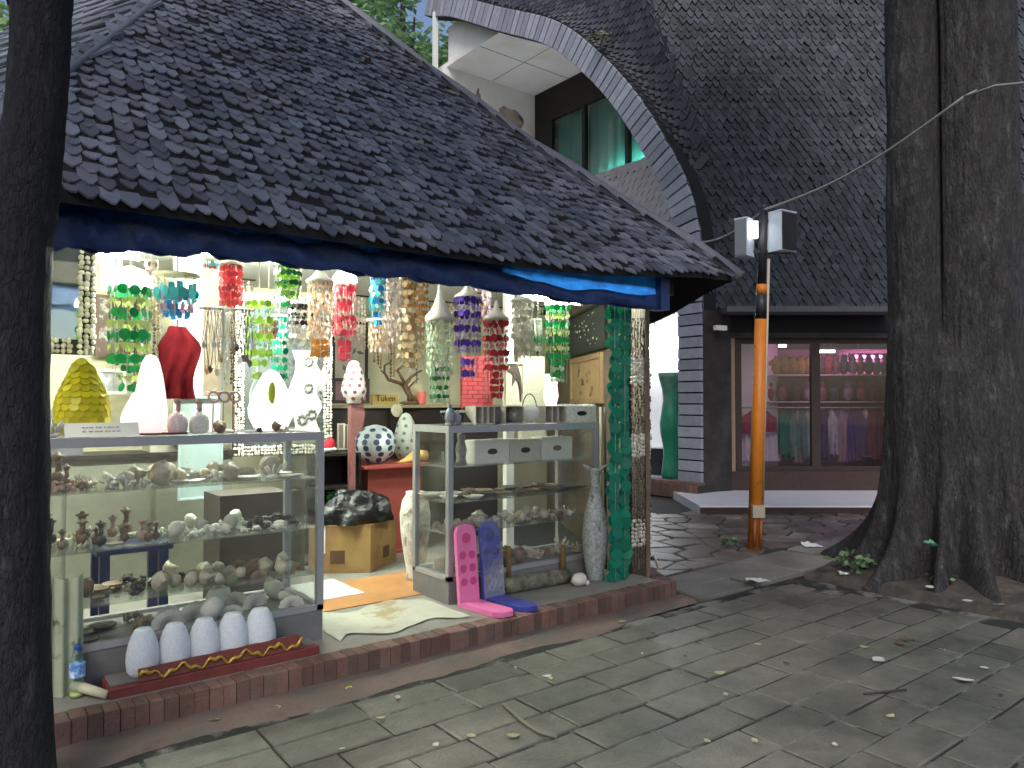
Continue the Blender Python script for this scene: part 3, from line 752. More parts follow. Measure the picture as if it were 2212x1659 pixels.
# ================================================================== TARPAULIN
m_tarp = mat('tarp_blue', (.02, .16, .55), .45, var=.3, vs=9, kind='thin', trans=.7, bump=.5, bs=14, bdist=.02, col2=(.02, .09, .32), c2s=5)
m_tarpd = mat('tarp_rolled', (.022, .05, .17), .45, var=.4, vs=10, bump=.5, bs=18, bdist=.02, col2=(.06, .08, .13), c2s=12, c2r=(.62, .74))
tb = [(60, 536), (300, 546), (450, 553), (640, 576), (850, 600), (950, 612), (1110, 634), (1260, 656), (1438, 669)]
def interp(tab, x):
    for i in range(len(tab) - 1):
        if x <= tab[i + 1][0]: f = (x - tab[i][0]) / (tab[i + 1][0] - tab[i][0]); return tab[i][1] + (tab[i + 1][1] - tab[i][1]) * f
    return tab[-1][1]
TY = 3.46
def tarp_row(px_):
    bot = on_y(px_, interp(tb, px_), TY); topz = roofz(Vector((bot.x, TY, 0))) - .065; return bot, topz
tp_o = thing('tarpaulin', 'rolled blue tarpaulin strung under the kiosk eave', 'tarpaulin', (2.2, TY, 2.0))
b = MB()
def tarp(u, v):
    px_ = 60 + 1378 * u; bot, tz = tarp_row(px_); z = tz + (bot.z + .03 - tz) * v
    return Vector((bot.x, TY + .02 + .02 * math.sin(v * 3 + u * 9) + .02 * mnoise.noise(Vector((u * 26, v * 3, 0))) + .008 * mnoise.noise(Vector((u * 90, v * 9, 2))), z + .008 * mnoise.noise(Vector((u * 30, 5, 1)))))
b.grid(tarp, 150, 14); part('sheet', b, m_tarp, tp_o)
b = MB()
def backl(u, v):
    px_ = 60 + 1050 * u; bot, tz = tarp_row(px_); z = tz + (bot.z + .03 - tz) * v
    return Vector((bot.x, TY + .075 + .01 * math.sin(u * 40), z))
b.grid(backl, 90, 6); part('folded_layer', b, m_tarpd, tp_o)
# lower roll: thick folded band, thinner over the bright patch
def roll(u, v):
    px_ = 60 + 1378 * u; bot, tz = tarp_row(px_); h = (tz - bot.z); k = .52 - .02 * math.sin(u * 9); k = k * (1 - sstep(.74, .80, u)) + .30 * sstep(.74, .80, u)
    a = math.pi * 2 * v; rz = h * k * .5; ry = .02 + .01 * mnoise.noise(Vector((u * 20, v * 2, 0)))
    tw = .012 * math.sin(v * 8 + u * 60) + .012 * mnoise.noise(Vector((u * 55, v * 6, 7)))
    return Vector((bot.x, TY - .005 + (ry + tw) * math.sin(a) * -1, bot.z + rz + (rz + tw) * math.cos(a) * -1))
b = MB(); b.grid(roll, 150, 14); part('rolled_edge', b, m_tarpd, tp_o)
bot, tz = tarp_row(1430); b = MB(); b.box(bot.x - .06, bot.x + .03, TY - .045, TY + .06, bot.z - .01, tz); part('end_fold', b, m_tarpd, tp_o)
# ================================================================== GLASS DISPLAY CASES
m_alu = mat('aluminium', (.42, .42, .43), .42, metal=.6, var=.1, vs=8)
m_cglass = mat('case_glass', (.975, .985, .975), .02, kind='glass', trans=.022)
m_sglass = mat('shelf_glass', (.88, .92, .88), .05, kind='glass', trans=.1)
m_base = mat('case_base', (.16, .155, .15), .6, var=.2, vs=8)
def case(x0, x1, y0, y1, zt, shelves, zb, label):
    o = thing('display_case', label, 'display case', ((x0 + x1) / 2, (y0 + y1) / 2, FL)); t = .036
    for (x, y) in ((x0, y0), (x1 - t, y0), (x0, y1 - t), (x1 - t, y1 - t)):
        part('post', MB().box(x, x + t, y, y + t, zb, zt - .045), m_alu, o)
    part('base', MB().box(x0 + .004, x1 - .004, y0 + .004, y1 - .004, FL, zb), m_base, o)
    for (a, c, d, e) in ((x0, x1, y0, y0 + t), (x0, x1, y1 - t, y1), (x0, x0 + t, y0 + t, y1 - t), (x1 - t, x1, y0 + t, y1 - t)):
        part('top_rail', MB().box(a, c, d, e, zt - .045, zt), m_alu, o); part('bottom_rail', MB().box(a, c, d, e, zb + .001, zb + .03), m_alu, o)
    part('top_glass', MB().box(x0 + t, x1 - t, y0 + t, y1 - t, zt - .012, zt - .004), m_cglass, o)
    part('front_glass', MB().box(x0 + t, x1 - t, y0 + .012, y0 + .016, zb + .03, zt - .045), m_cglass, o)
    part('side_glass', MB().box(x0 + .012, x0 + .016, y0 + t, y1 - t, zb + .03, zt - .045), m_cglass, o)
    part('side_glass', MB().box(x1 - .016, x1 - .012, y0 + t, y1 - t, zb + .03, zt - .045), m_cglass, o)
    for z in shelves: part('shelf', MB().box(x0 + .02, x1 - .02, y0 + .03, y1 - .03, z - .007, z), m_sglass, o)
    part('floor_board', MB().box(x0 + t, x1 - t, y0 + t, y1 - t, zb, zb + .012), m_base, o)
    return o
LCX = (.1, 1.69, 3.83, 4.34); RCX = (2.59, 3.92, 3.97, 4.42)
case(*LCX, 1.24, (.99, .72, .47), .275, 'long aluminium and glass display case behind the white foam cones')
case(*RCX, 1.25, (.985, .755, .555), .26, 'aluminium and glass display case behind the pink and blue game boards')
# ================================================================== SHELLS AND FIGURINES IN THE CASES
m_sh = [mat('shell_cream', (.5, .44, .34), .4, var=.35, vs=30, bump=.3, bs=80, isl=.2), mat('shell_brown', (.2, .13, .085), .4, var=.5, vs=40, bump=.3, bs=80, isl=.3),
        mat('shell_white', (.66, .63, .56), .4, var=.2, vs=30, bump=.3, bs=80, isl=.15), mat('shell_dark', (.07, .055, .05), .35, var=.5, vs=40, isl=.3), mat('shell_pink', (.42, .27, .23), .4, var=.3, vs=30, isl=.2)]
def conch():
    b = MB(); pr = [(.02, 0), (.25, .05), (.46, .25), (.5, .42), (.36, .5), (.34, .58), (.22, .64), (.2, .72), (.1, .78), (.02, .95)]
    Ml = Matrix.Rotation(math.radians(78), 4, 'X') ; b.lathe(pr, n=10, wob=.12, M=Ml); zmin = min(p.z for p in b.v); b.v = [p + Vector((0, .45, -zmin)) for p in b.v]
    return b
def clam():
    b = MB()
    def f(u, v):
        a = math.pi * (u - .5) * 1.15; r = v * (.5 + .035 * abs(math.sin(u * 22))); return Vector((r * math.sin(a) * 1.2, -.22 * math.sin(v * math.pi * .75) + .08, r * math.cos(a) + .02))
    b.grid(f, 14, 4); b.grid(lambda u, v: f(u, v) + Vector((0, .03, 0)), 14, 4, flip=True); return b
def cluster(n=7):
    b = MB()
    for k in range(n + 6): b.blob((U(-.4, .4), U(-.3, .3), U(.08, .42)), (U(.07, .17), U(.07, .16), U(.07, .17)), 7, 5, amp=.9, fr=3, seed=k * 3.1)
    return b
def bird():
    b = MB(); b.blob((0, 0, .24), (.22, .2, .24), 8, 6, amp=.25, seed=2); b.tube([(0, 0, .4), (.02, -.03, .6), (0, -.05, .75)], [.1, .07, .08], 7)
    b.blob((0, -.05, .8), (.12, .12, .1), 7, 5); b.lathe([(.02, .84), (.2, .86), (.19, .9), (.08, .93), (.05, 1.0)], (0, -.05, 0), 8); b.blob((0, .2, .3), (.12, .2, .08), 6, 4, amp=.4); return b
def dish():
    b = MB(); b.lathe([(.1, 0), (.3, .03), (.5, .14), (.52, .18), (.46, .16), (.25, .07), (.02, .05)], n=12, wob=.05); return b
def turtle():
    b = MB(); b.blob((0, 0, .16), (.38, .3, .17), 10, 6, amp=.15); b.blob((.42, 0, .2), (.13, .1, .1), 6, 5)
    for sx in (-1, 1):
        for sy in (-1, 1): b.blob((.24 * sx, .28 * sy, .06), (.12, .08, .06), 6, 4)
    return b
def coral():
    b = MB(); b.blob((0, 0, .08), (.28, .22, .1), 8, 4, amp=.3)
    for k in range(7):
        a = U(0, 6.3); p = Vector((.12 * math.cos(a), .12 * math.sin(a), .1)); q = p + Vector((.25 * math.cos(a), .2 * math.sin(a), U(.3, .6))); b.tube([p, p.lerp(q, .5) + Vector((U(-.06, .06), U(-.06, .06), .05)), q], [.06, .05, .03], 6)
    return b
KINDS = {'conch': (conch, 'spiral shell', 'shell'), 'clam': (clam, 'fan-shaped open shell', 'shell'), 'cluster': (cluster, 'lumpy cluster of little shells', 'shell ornament'),
         'bird': (bird, 'hatted shell bird', 'figurine'), 'dish': (dish, 'shallow shell dish', 'dish'), 'turtle': (turtle, 'small shell turtle', 'figurine'), 'coral': (coral, 'branching coral ornament', 'coral')}
KM = {}
CN = ['cream', 'brown', 'white', 'dark', 'pinkish']
def kmesh(k, ci):
    if (k, ci) not in KM: KM[(k, ci)] = KINDS[k][0]().mesh(k, m_sh[ci])
    return KM[(k, ci)]
NAMES = {'conch': 'spiral_shell', 'clam': 'fan_shell', 'cluster': 'shell_cluster', 'bird': 'bird_figurine', 'dish': 'shell_dish', 'turtle': 'turtle_figurine', 'coral': 'coral_ornament'}
def fill(box, z, where, specs, n, smin, smax, hmax):
    x0, x1, y0, y1 = box; got = []
    tries = 0
    while len(got) < n and tries < n * 30:
        tries += 1; x = U(x0 + .08, x1 - .08); y = U(y0 + .1, y1 - .1); s = U(smin, smax)
        f = (x - x0) / (x1 - x0); cand = [sp for sp in specs if sp[2] <= f <= sp[3]]
        if not cand: continue
        k, ci, _, _ = random.choice(cand)
        if any((x - a) ** 2 + (y - c) ** 2 < ((s + d) * .38) ** 2 for a, c, d in got): continue
        got.append((x, y, s)); s2 = min(s * (1.6 if k == 'bird' else 1), hmax)
        a = U(-.6, .6) if k in ('clam', 'bird') else U(0, 6.28)
        lab = CN[ci] + ' ' + KINDS[k][1] + ' on ' + where
        place(NAMES[k], kmesh(k, ci), T((x, y, z + .001)) @ RZ(a) @ S(s2), lab, KINDS[k][2], ('several ' + lab))
LW = 'the %s of the long case'; RW_ = 'the %s of the right case'
fill(LCX, .99, LW % 'top shelf', [('bird', 1, 0, .3), ('cluster', 4, 0, .35), ('cluster', 1, 0, .4), ('cluster', 2, .3, .7), ('clam', 0, .5, .9), ('dish', 2, .55, 1), ('coral', 2, .8, 1), ('conch', 0, .4, .9)], 64, .06, .125, .2)
fill(LCX, .72, LW % 'second shelf', [('bird', 1, 0, .45), ('bird', 4, .05, .5), ('bird', 3, .0, .4), ('bird', 1, 0, .5), ('cluster', 0, 0, .4), ('cluster', 2, .5, .8), ('conch', 2, .5, .85), ('dish', 0, .1, .5), ('cluster', 3, .8, 1), ('turtle', 2, .55, .9)], 76, .05, .1, .2)
fill(LCX, .47, LW % 'third shelf', [('conch', 0, .5, 1), ('cluster', 3, .35, .6), ('clam', 1, .6, 1), ('dish', 1, .05, .45), ('conch', 1, 0, .4), ('clam', 0, .6, .95)], 66, .055, .1, .19)
fill(LCX, .288, LW % 'floor', [('clam', 2, .4, 1), ('conch', 2, .55, 1), ('dish', 3, 0, .4), ('cluster', 1, 0, .5)], 26, .09, .15, .17)
fill(RCX, .755, RW_ % 'second shelf', [('dish', 2, 0, .4), ('dish', 1, .3, 1), ('turtle', 1, .2, .9), ('dish', 3, .3, .9)], 24, .11, .19, .17)
fill(RCX, .555, RW_ % 'third shelf', [('conch', 0, .1, .7), ('cluster', 1, .5, .9), ('conch', 2, .3, 1), ('clam', 4, 0, .5), ('cluster', 0, .4, 1)], 52, .055, .1, .16)
fill(RCX, .273, RW_ % 'floor', [('clam', 0, .1, .9), ('conch', 1, 0, 1), ('clam', 1, .3, 1), ('coral', 0, .5, 1)], 18, .1, .17, .22)
# ================================================================== HANGERS
def capiz(name, col, tr=.45): return mat('capiz_' + name, col, .35, isl=.25, kind='thin', trans=tr, var=.15, vs=60)
def disc_mb(n=9):
    b = MB(); b.prism([(math.cos(2 * math.pi * i / n), 0, math.sin(2 * math.pi * i / n)) for i in range(n)], (0, .09, 0)); return b
def drop_mb():
    b = MB(); b.prism([(0, 0, 1), (.55, 0, .5), (.35, 0, -.4), (0, 0, -1), (-.35, 0, -.4), (-.55, 0, .5)], (0, .09, 0)); return b
def heart_mb():
    b = MB(); b.prism([(-.9, 0, .8), (.9, 0, .8), (.7, 0, 0), (0, 0, -1), (-.7, 0, 0)], (0, .09, 0)); return b
def plate_mb():
    b = MB(); b.prism([(-.6, 0, 1), (.6, 0, 1), (.6, 0, -1), (-.6, 0, -1)], (0, .09, 0)); return b
SHP = {'disc': disc_mb, 'drop': drop_mb, 'heart': heart_mb, 'plate': plate_mb}; SM = {}
def smesh(s, m):
    k = (s, m.name)
    if k not in SM: SM[k] = SHP[s]().mesh(s, m)
    return SM[k]
m_dome = mat('white_rattan', (.78, .76, .7), .6, var=.15, vs=60, bump=.4, bs=120)
m_glow = mat('lit_shade', (.95, .98, .92), .6, kind='lamp', strength=3)
def hanger(xc, y0, y1, wpx, Y, label, tiers, dome='cone', dmat=None, domef=.16, disc=.1, cat='hanging mobile', name='shell_mobile', lower=.55):
    """tiers: list of (shape, material, radius_factor, z_from, z_to) along height fraction"""
    p = on_y(xc, y0, Y); q = on_y(xc, y1, Y); t = depth(p) / FPX; R = wpx * t / 2; H = p.z - q.z
    o = thing(name, label, cat, p)
    b = MB(); b.tube([p - ZV * .01, Vector((p.x, p.y, CEIL + .005))], .003, 5); part('cord', b, m_cord, o)
    dm = dmat or m_dome; b = MB(); dh = H * domef
    if dome == 'cone': b.lathe([(R * .08, 0), (R * .2, -dh * .35), (R * .55, -dh * .72), (R * .98, -dh * .95), (R, -dh * 1.05), (R * .9, -dh * 1.06)][::-1], p, 14)
    elif dome == 'dome': b.lathe([(R * .1, 0), (R * .6, -dh * .2), (R * .92, -dh * .6), (R, -dh), (R * .9, -dh * 1.02)][::-1], p, 14)
    elif dome == 'ring': b.lathe([(R * 1.0, -.012), (R * 1.0, 0), (R * .2, .003)], p - ZV * dh * .3, 14)
    part('crown_ring', b, dm, o)
    for (shape, m, rf, f0, f1, rows, sz) in tiers:
        me = smesh(shape, m)
        for r in range(rows):
            f = f0 + (f1 - f0) * (r + .5) / rows; rad = R * rf * .88; s = sz * wpx * t
            n = max(3, int(2 * math.pi * rad / (s * 1.75)))
            for i in range(n):
                a = 2 * math.pi * (i + .5 * (r % 2)) / n + U(-.12, .12)
                c = p + Vector((rad * math.cos(a), rad * math.sin(a), -H * f + U(-.15, .15) * s))
                M = T(c) @ RZ(a + math.pi / 2 + U(-.45, .45)) @ Matrix.Rotation(U(-.3, .3), 4, 'X') @ S(s * U(.72, 1.1))
                inst(shape, me, o, M)
    b = MB()      # threads
    for i in range(12):
        a = 2 * math.pi * i / 12 + .2; f1 = max(tr[4] for tr in tiers) if i % 2 == 0 else max([tr[4] for tr in tiers if tr[2] > .7] or [.6])
        rr = R * .85; pts = [p + Vector((rr * math.cos(a), rr * math.sin(a), -dh)), p + Vector((rr * .8 * math.cos(a), rr * .8 * math.sin(a), -H * f1))]
        b.tube(pts, .0022, 4)
    part('threads', b, m_cord, o, kind='stuff'); return o
gr = capiz('green', (.03, .42, .15)); lg = capiz('pale_lime', (.62, .72, .3)); red = capiz('red', (.55, .05, .07)); lime = capiz('lime', (.42, .62, .12))
pink = capiz('pink', (.72, .13, .2)); peach = capiz('peach', (.72, .52, .38)); blue = capiz('blue', (.02, .3, .6)); cyan = capiz('cyan', (.1, .55, .6)); pur = capiz('purple', (.16, .06, .55)); lil = capiz('lilac', (.5, .38, .75))
wht = capiz('white', (.8, .78, .72)); tan = capiz('tan', (.45, .33, .18)); amb = capiz('amber', (.55, .28, .06)); pgr = capiz('pale_green', (.5, .68, .46)); dgr = capiz('dark_green', (.03, .2, .08)); blk = capiz('black', (.02, .02, .03)); ppk = capiz('pale_pink', (.75, .55, .55)); mau = capiz('mauve', (.5, .3, .45))
dg2 = capiz('sea_green', (.02, .3, .19)); pgr2 = pgr
A_, B_ = (.8, .95), None
def alt(m1, s1, m2, s2, f0, f1, n, rf=1, z1=.11, z2=.08):
    out = []; h = (f1 - f0) / n
    for k in range(n): out.append((s1 if k % 2 == 0 else s2, m1 if k % 2 == 0 else m2, rf, f0 + h * k, f0 + h * (k + 1), 1, z1 if k % 2 == 0 else z2))
    return out
hanger(282, 575, 848, 92, 4.15, 'large emerald green and lime shell mobile under a white glowing shade', alt(gr, 'disc', lg, 'heart', .16, .78, 7, 1, .13, .1) + alt(gr, 'disc', lg, 'heart', .78, 1, 3, .45, .12, .09), 'dome', m_glow, .16)
hanger(382, 590, 690, 96, 4.35, 'wind chime of turquoise and mauve plates under a cream disc', [('plate', cyan, .9, .25, .62, 2, .11), ('plate', mau, .75, .35, .9, 2, .1), ('plate', blue, .6, .62, .98, 2, .09), ('disc', cyan, 1, .3, .6, 1, .12)], 'ring', mat('cream_disc', (.72, .66, .42), .5), .1, name='wind_chime', cat='wind chime')
hanger(500, 560, 668, 52, 4.5, 'short coral red shell mobile beside the lit tube', [('disc', red, 1, .12, .95, 6, .14), ('disc', red, .55, .2, .98, 4, .14)], 'dome', None, .12)
hanger(560, 634, 825, 62, 4.45, 'lime green disc mobile above the glowing pear lamp', alt(lime, 'disc', pgr, 'drop', .08, .72, 7, 1, .14, .09) + [('disc', lime, .5, .72, 1, 2, .14)], 'dome', m_glow, .07)
hanger(622, 556, 668, 64, 4.3, 'bunch of small leaf green shell discs near the ceiling', [('disc', dgr, 1, .05, .6, 3, .1), ('disc', lime, .8, .1, .8, 4, .1), ('disc', gr, .5, .4, 1, 3, .1)], 'ring', None, .05)
hanger(650, 655, 745, 60, 4.75, 'black and white shell disc mobile below the green bunch', [('disc', blk, 1, 0, .6, 3, .09), ('disc', wht, .9, .1, .95, 3, .09)], 'ring', None, .05)
hanger(604, 680, 822, 34, 5.0, 'narrow dark green disc mobile behind the lime one', [('disc', dg2, 1, 0, 1, 8, .2)], 'ring', None, .05)
hanger(580, 690, 735, 44, 4.6, 'small mauve and pink shell mobile beside the lime one', [('disc', mau, 1, 0, .7, 2, .14), ('disc', pink, .8, .2, 1, 3, .14)], 'ring', None, .05)
hanger(692, 568, 772, 60, 4.4, 'bottle-shaped peach shell mobile with amber beads below', [('drop', peach, 1, .2, .8, 9, .11), ('drop', wht, .9, .2, .8, 8, .09), ('disc', amb, .7, .8, 1, 3, .12)], 'cone', None, .2)
hanger(745, 582, 778, 54, 4.45, 'rose pink shell mobile beside the peach one', [('drop', pink, 1, .16, .75, 7, .13), ('disc', pink, .95, .16, .78, 4, .13), ('disc', pink, .5, .78, 1, 3, .15)], 'dome', m_glow, .14)
hanger(817, 588, 706, 38, 4.6, 'narrow sky blue disc mobile', alt(blue, 'disc', cyan, 'disc', .04, .7, 6, 1, .18, .16) + [('disc', blue, .4, .7, 1, 2, .2)], 'ring', None, .03)
hanger(850, 590, 745, 42, 4.65, 'pale pink shell mobile next to the blue one', [('drop', ppk, 1, .04, .8, 7, .17), ('disc', wht, .8, .04, .5, 4, .15), ('drop', ppk, .5, .8, 1, 2, .16)], 'ring', None, .03)
hanger(822, 690, 765, 60, 5.2, 'beige shell fringe on the back wall', [('drop', tan, 1, 0, .9, 5, .1), ('drop', ppk, .8, .1, 1, 5, .1)], 'ring', None, .03)
hanger(888, 585, 800, 62, 4.8, 'long tan disc mobile in front of the driftwood tree', [('disc', tan, 1, .02, .9, 10, .11), ('disc', tan, .55, .1, 1, 9, .12), ('disc', amb, .8, .02, .4, 4, .08)], 'ring', None, .03)
hanger(912, 592, 705, 30, 4.55, 'small amber bead mobile beside the tan discs', [('disc', amb, 1, .02, .95, 7, .16), ('disc', peach, .6, .1, 1, 5, .15)], 'ring', None, .03)
hanger(950, 612, 872, 64, 4.3, 'white and pale green teardrop shell mobile with a tall cone crown', [('drop', pgr, 1, .3, .75, 9, .09), ('drop', wht, .92, .3, .78, 8, .09), ('disc', dgr, .7, .68, .98, 4, .08), ('drop', pgr, .55, .78, 1, 4, .1)], 'cone', None, .3)
hanger(1010, 608, 820, 60, 4.2, 'violet purple shell mobile with white cone crown', alt(pur, 'disc', lil, 'drop', .16, .74, 8, 1, .13, .1) + [('disc', pur, .5, .76, 1, 2, .13), ('drop', lil, .5, .76, .95, 1, .1)], 'cone', None, .16)
hanger(1072, 650, 862, 60, 4.25, 'crimson shell mobile with white cone crown', alt(red, 'disc', pink, 'drop', .2, .72, 7, 1, .12, .1) + [('disc', red, .5, .72, 1, 4, .13)], 'cone', None, .19)
hanger(1128, 640, 775, 52, 4.35, 'white shell mobile in the glare of the tube lamp', [('disc', wht, 1, .1, .7, 5, .13), ('drop', wht, .8, .1, 1, 7, .12)], 'dome', None, .1)
hanger(1204, 640, 828, 58, 4.2, 'emerald shell mobile with lime hearts beside the dark picture', alt(gr, 'disc', lg, 'heart', .1, .74, 7, 1, .14, .09) + alt(gr, 'disc', pgr, 'heart', .74, 1, 4, .55, .12, .08), 'dome', m_glow, .09)
hanger(1162, 690, 762, 18, 4.4, 'thin strand of white and green discs beside the emerald mobile', [('disc', wht, .6, 0, .5, 3, .4), ('disc', gr, .6, .5, .75, 1, .4), ('disc', wht, .6, .75, 1, 1, .4)], 'ring', None, .02)
hanger(1040, 600, 700, 46, 4.8, 'brownish pink shell mobile behind the purple one', [('drop', mau, 1, .02, .9, 6, .14), ('disc', tan, .7, .1, 1, 5, .13)], 'ring', None, .03)
hanger(455, 560, 585, 40, 4.6, 'little turquoise and red bead mobile close to the ceiling', [('plate', cyan, 1, .1, .9, 1, .14), ('disc', red, .8, .3, .9, 1, .12)], 'ring', None, .03)
hanger(328, 562, 700, 26, 4.7, 'brown wooden bead chime beside the turquoise chime', [('disc', mat('coco_brown', (.2, .1, .06), .6, isl=.3), 1, .02, .4, 3, .25), ('disc', tan, .8, .4, 1, 6, .16)], 'ring', None, .03)
# two long strings of sea-green discs and pale shell strings at the front right corner
def beam_top(p): return Vector((p.x, p.y, 2.2))
for k, (x0, x1) in enumerate(((1328, 1330), (1350, 1350))):
    pa = on_y(x0, 668, 3.72); pb = on_y(x1, 1240, 3.72); t = depth(pa) / FPX
    o = thing('capiz_string', 'floor-length string of sea green discs %s' % ('beside the fish-tail vase' if k == 0 else 'next to the pale shell strings'), 'hanging string', Vector((pa.x, pa.y, .14)), 'strings of sea green discs')
    b = MB(); b.tube([(pa.x, pa.y, 2.62), (pa.x, pa.y, pa.z), (pb.x, pb.y, .14)], .002, 5); part('cord', b, m_cord, o)
    me = smesh('disc', dg2); n = 37
    for i in range(n):
        f = i / (n - 1); c = Vector((pa.x, pa.y, pa.z)).lerp(Vector((pb.x, pb.y, .16)), f) + Vector((U(-.008, .008), U(-.02, .02), 0)); s = (12.5 + 1.2 * f) * t
        inst('disc', me, o, T(c) @ RZ(U(-.9, -.1)) @ Matrix.Rotation(U(-.15, .15), 4, 'X') @ S(s))
        if i % 2 == 0: inst('disc', me, o, T(c + Vector((U(-.012, .012), .035, -.03))) @ RZ(U(-.7, .5)) @ S(s))
m_shb = mat('bead_brown', (.13, .1, .08), .5, isl=.5); m_shw = mat('bead_white', (.62, .58, .5), .5, isl=.25)
for k in range(7):
    x = 1365 + k * 6.2; Yk = 3.76 + .02 * (k % 3); pa = on_y(x, 690, Yk); t = depth(pa) / FPX
    o = thing('shell_string', 'one of the brown bead strings with white shell bunches beside the green discs', 'hanging string', Vector((pa.x, pa.y, .3)), 'brown bead strings with white shell bunches')
    b = MB(); b.tube([(pa.x, pa.y, 2.6), (pa.x, pa.y, .2)], .0018, 4); part('cord', b, m_cord, o)
    bb = MB(); wb = MB(); z = pa.z
    while z > .24:
        yy = proj(Vector((pa.x, pa.y, z)))[1]; wh = any(a < yy < c for a, c in ((775, 832), (938, 990), (1120, 1180)))
        (wb if wh else bb).blob((pa.x + U(-.006, .006), pa.y + U(-.006, .006), z), (t * (3.6 if wh else 2.3), t * (3.6 if wh else 2.3), t * (4.5 if wh else 4)), 6, 4, amp=.3, seed=z * 9)
        z -= t * (8 if wh else 7) * U(.9, 1.2)
    part('brown_beads', bb, m_shb, o, kind='stuff'); part('white_shells', wb, m_shw, o, kind='stuff')
# ================================================================== PICTURES AND PANELS
def panel(x0, y0, x1, y1, P, N, name, cat, label, fcol, ccol, bw=.025, th=.03, motif=None, stand=False, cvar=.15, cvs=8, ccol2=None):
    """framed picture on plane through P with normal N (pointing to the room)"""
    xc = (x0 + x1) / 2; yc = (y0 + y1) / 2; N = Vector(N).normalized(); ex = ZV.cross(N).normalized()
    c = on_pl(xc, yc, P, N); l = on_pl(x0, yc, P, N); r = on_pl(x1, yc, P, N); tt = on_pl(xc, y0, P, N); bb = on_pl(xc, y1, P, N)
    w = abs((r - l).dot(ex)) / 2; h = (tt.z - bb.z) / 2
    o = thing(name, label, cat, Vector((c.x, c.y, c.z - h))); M = frameM(c, ex, ZV.copy(), N)
    fm = mat('frame_%02d_%02d_%02d' % tuple(int(q * 99) for q in fcol), fcol, .5, var=.2, vs=15)
    for (a, bq, d, e) in ((-w, w, h - bw, h), (-w, w, -h, -h + bw), (-w, -w + bw, -h + bw, h - bw), (w - bw, w, -h + bw, h - bw)):
        part('frame_bar', MB().box(a, bq, d, e, 0, th, M), fm, o)
    cm = mat('canvas_' + label[:24], ccol, .6, var=cvar, vs=cvs, col2=ccol2, c2s=9, c2r=(.55, .6))
    part('canvas', MB().box(-w + bw * .9, w - bw * .9, -h + bw * .9, h - bw * .9, .002, th * .5, M), cm, o)
    if motif: motif(o, M, w, h, th * .5)
    return o
def leaves_motif(col, n, s):
    def f(o, M, w, h, z):
        mm = mat('motif_%02d%02d%02d' % tuple(int(q * 99) for q in col), col, .6, isl=.3); b = MB()
        for k in range(n):
            a = U(0, 6.28); c = Vector((U(-.6, .6) * w, U(-.7, .7) * h, z + .004)); q = [(math.cos(a + t_) * s * k_, math.sin(a + t_) * s * k_) for t_, k_ in ((0, 1), (1.2, .5), (2, .35), (3.1, .9), (4.2, .4), (5.2, .5))]
            b.prism([M @ (c + Vector((p[0], p[1], 0))) for p in q], (M.to_3x3() @ Vector((0, 0, .006))))
        part('relief', b, mm, o, kind='stuff')
    return f
BY = lambda v: Vector((0, v, 0)); NB = (0, -1, 0)
panel(212, 545, 262, 634, BY(5.4), NB, 'picture', 'picture', 'navy blue picture in a mustard yellow frame', (.5, .42, .1), (.03, .035, .08))
panel(206, 640, 300, 772, BY(7.1), NB, 'mosaic_picture', 'picture', 'brown wooden panel with pale shell pattern', (.12, .06, .035), (.16, .11, .08), ccol2=(.5, .47, .42), cvs=20)
panel(206, 798, 272, 852, BY(6.6), NB, 'picture', 'picture', 'small grey picture in a pale frame behind the yellow lamp', (.5, .48, .4), (.2, .2, .2), ccol2=(.45, .45, .45))
panel(630, 655, 702, 752, BY(7.1), NB, 'picture', 'picture', 'slate grey picture in a charcoal frame above the wavy panel', (.03, .03, .03), (.09, .11, .11), motif=leaves_motif((.4, .4, .36), 6, .02))
panel(716, 694, 793, 848, BY(7.1), NB, 'picture', 'picture', 'tall black framed picture of grey leaves on cream', (.02, .018, .016), (.55, .5, .42), .03, motif=leaves_motif((.2, .2, .19), 14, .045))
panel(716, 818, 796, 872, BY(6.55), NB, 'picture', 'picture', 'dark framed mauve picture standing on the sideboard', (.04, .025, .02), (.3, .16, .19), .03)
panel(738, 604, 802, 682, BY(7.1), NB, 'picture', 'picture', 'green framed picture behind the pink mobile', (.12, .36, .2), (.35, .42, .33), .02, motif=leaves_motif((.5, .2, .2), 4, .04))
panel(1088, 783, 1128, 876, BY(4.85), NB, 'dolphin_picture', 'picture', 'cream panel with a leaping dark dolphin', (.6, .56, .42), (.6, .55, .42), .014, cvar=.05,
      motif=lambda o, M, w, h, z: part('dolphin', MB().prism([M @ Vector((p[0] * w, p[1] * h, z + .002)) for p in ((-.75, .62), (-.5, .72), (-.3, .9), (.1, .95), (.45, .72), (.68, .3), (.78, -.3), (.7, -.8), (.62, -.85), (.55, -.3), (.4, .05), (.1, .25), (-.05, .05), (-.25, -.1), (-.2, .15), (-.15, .38), (-.4, .55), (-.62, .52))], M.to_3x3() @ Vector((0, 0, .008))), mat('dolphin_brown', (.07, .05, .04), .5), o))
panel(1230, 668, 1308, 764, SIDE_P, SIDE_N, 'picture', 'picture', 'black framed starry dark picture on the side wall', (.02, .02, .02), (.05, .055, .05), .03, motif=leaves_motif((.6, .58, .45), 26, .013))
panel(1234, 770, 1300, 872, SIDE_P, SIDE_N, 'picture', 'picture', 'tan framed floral relief on the side wall', (.4, .26, .13), (.5, .33, .17), .05, motif=leaves_motif((.26, .18, .1), 14, .04))
panel(385, 857, 480, 1078, BY(5.3), NB, 'poster_board', 'poster', 'pale teal poster board standing behind the long case', (.4, .48, .48), (.36, .46, .45), .012, cvs=4, ccol2=(.22, .4, .25))
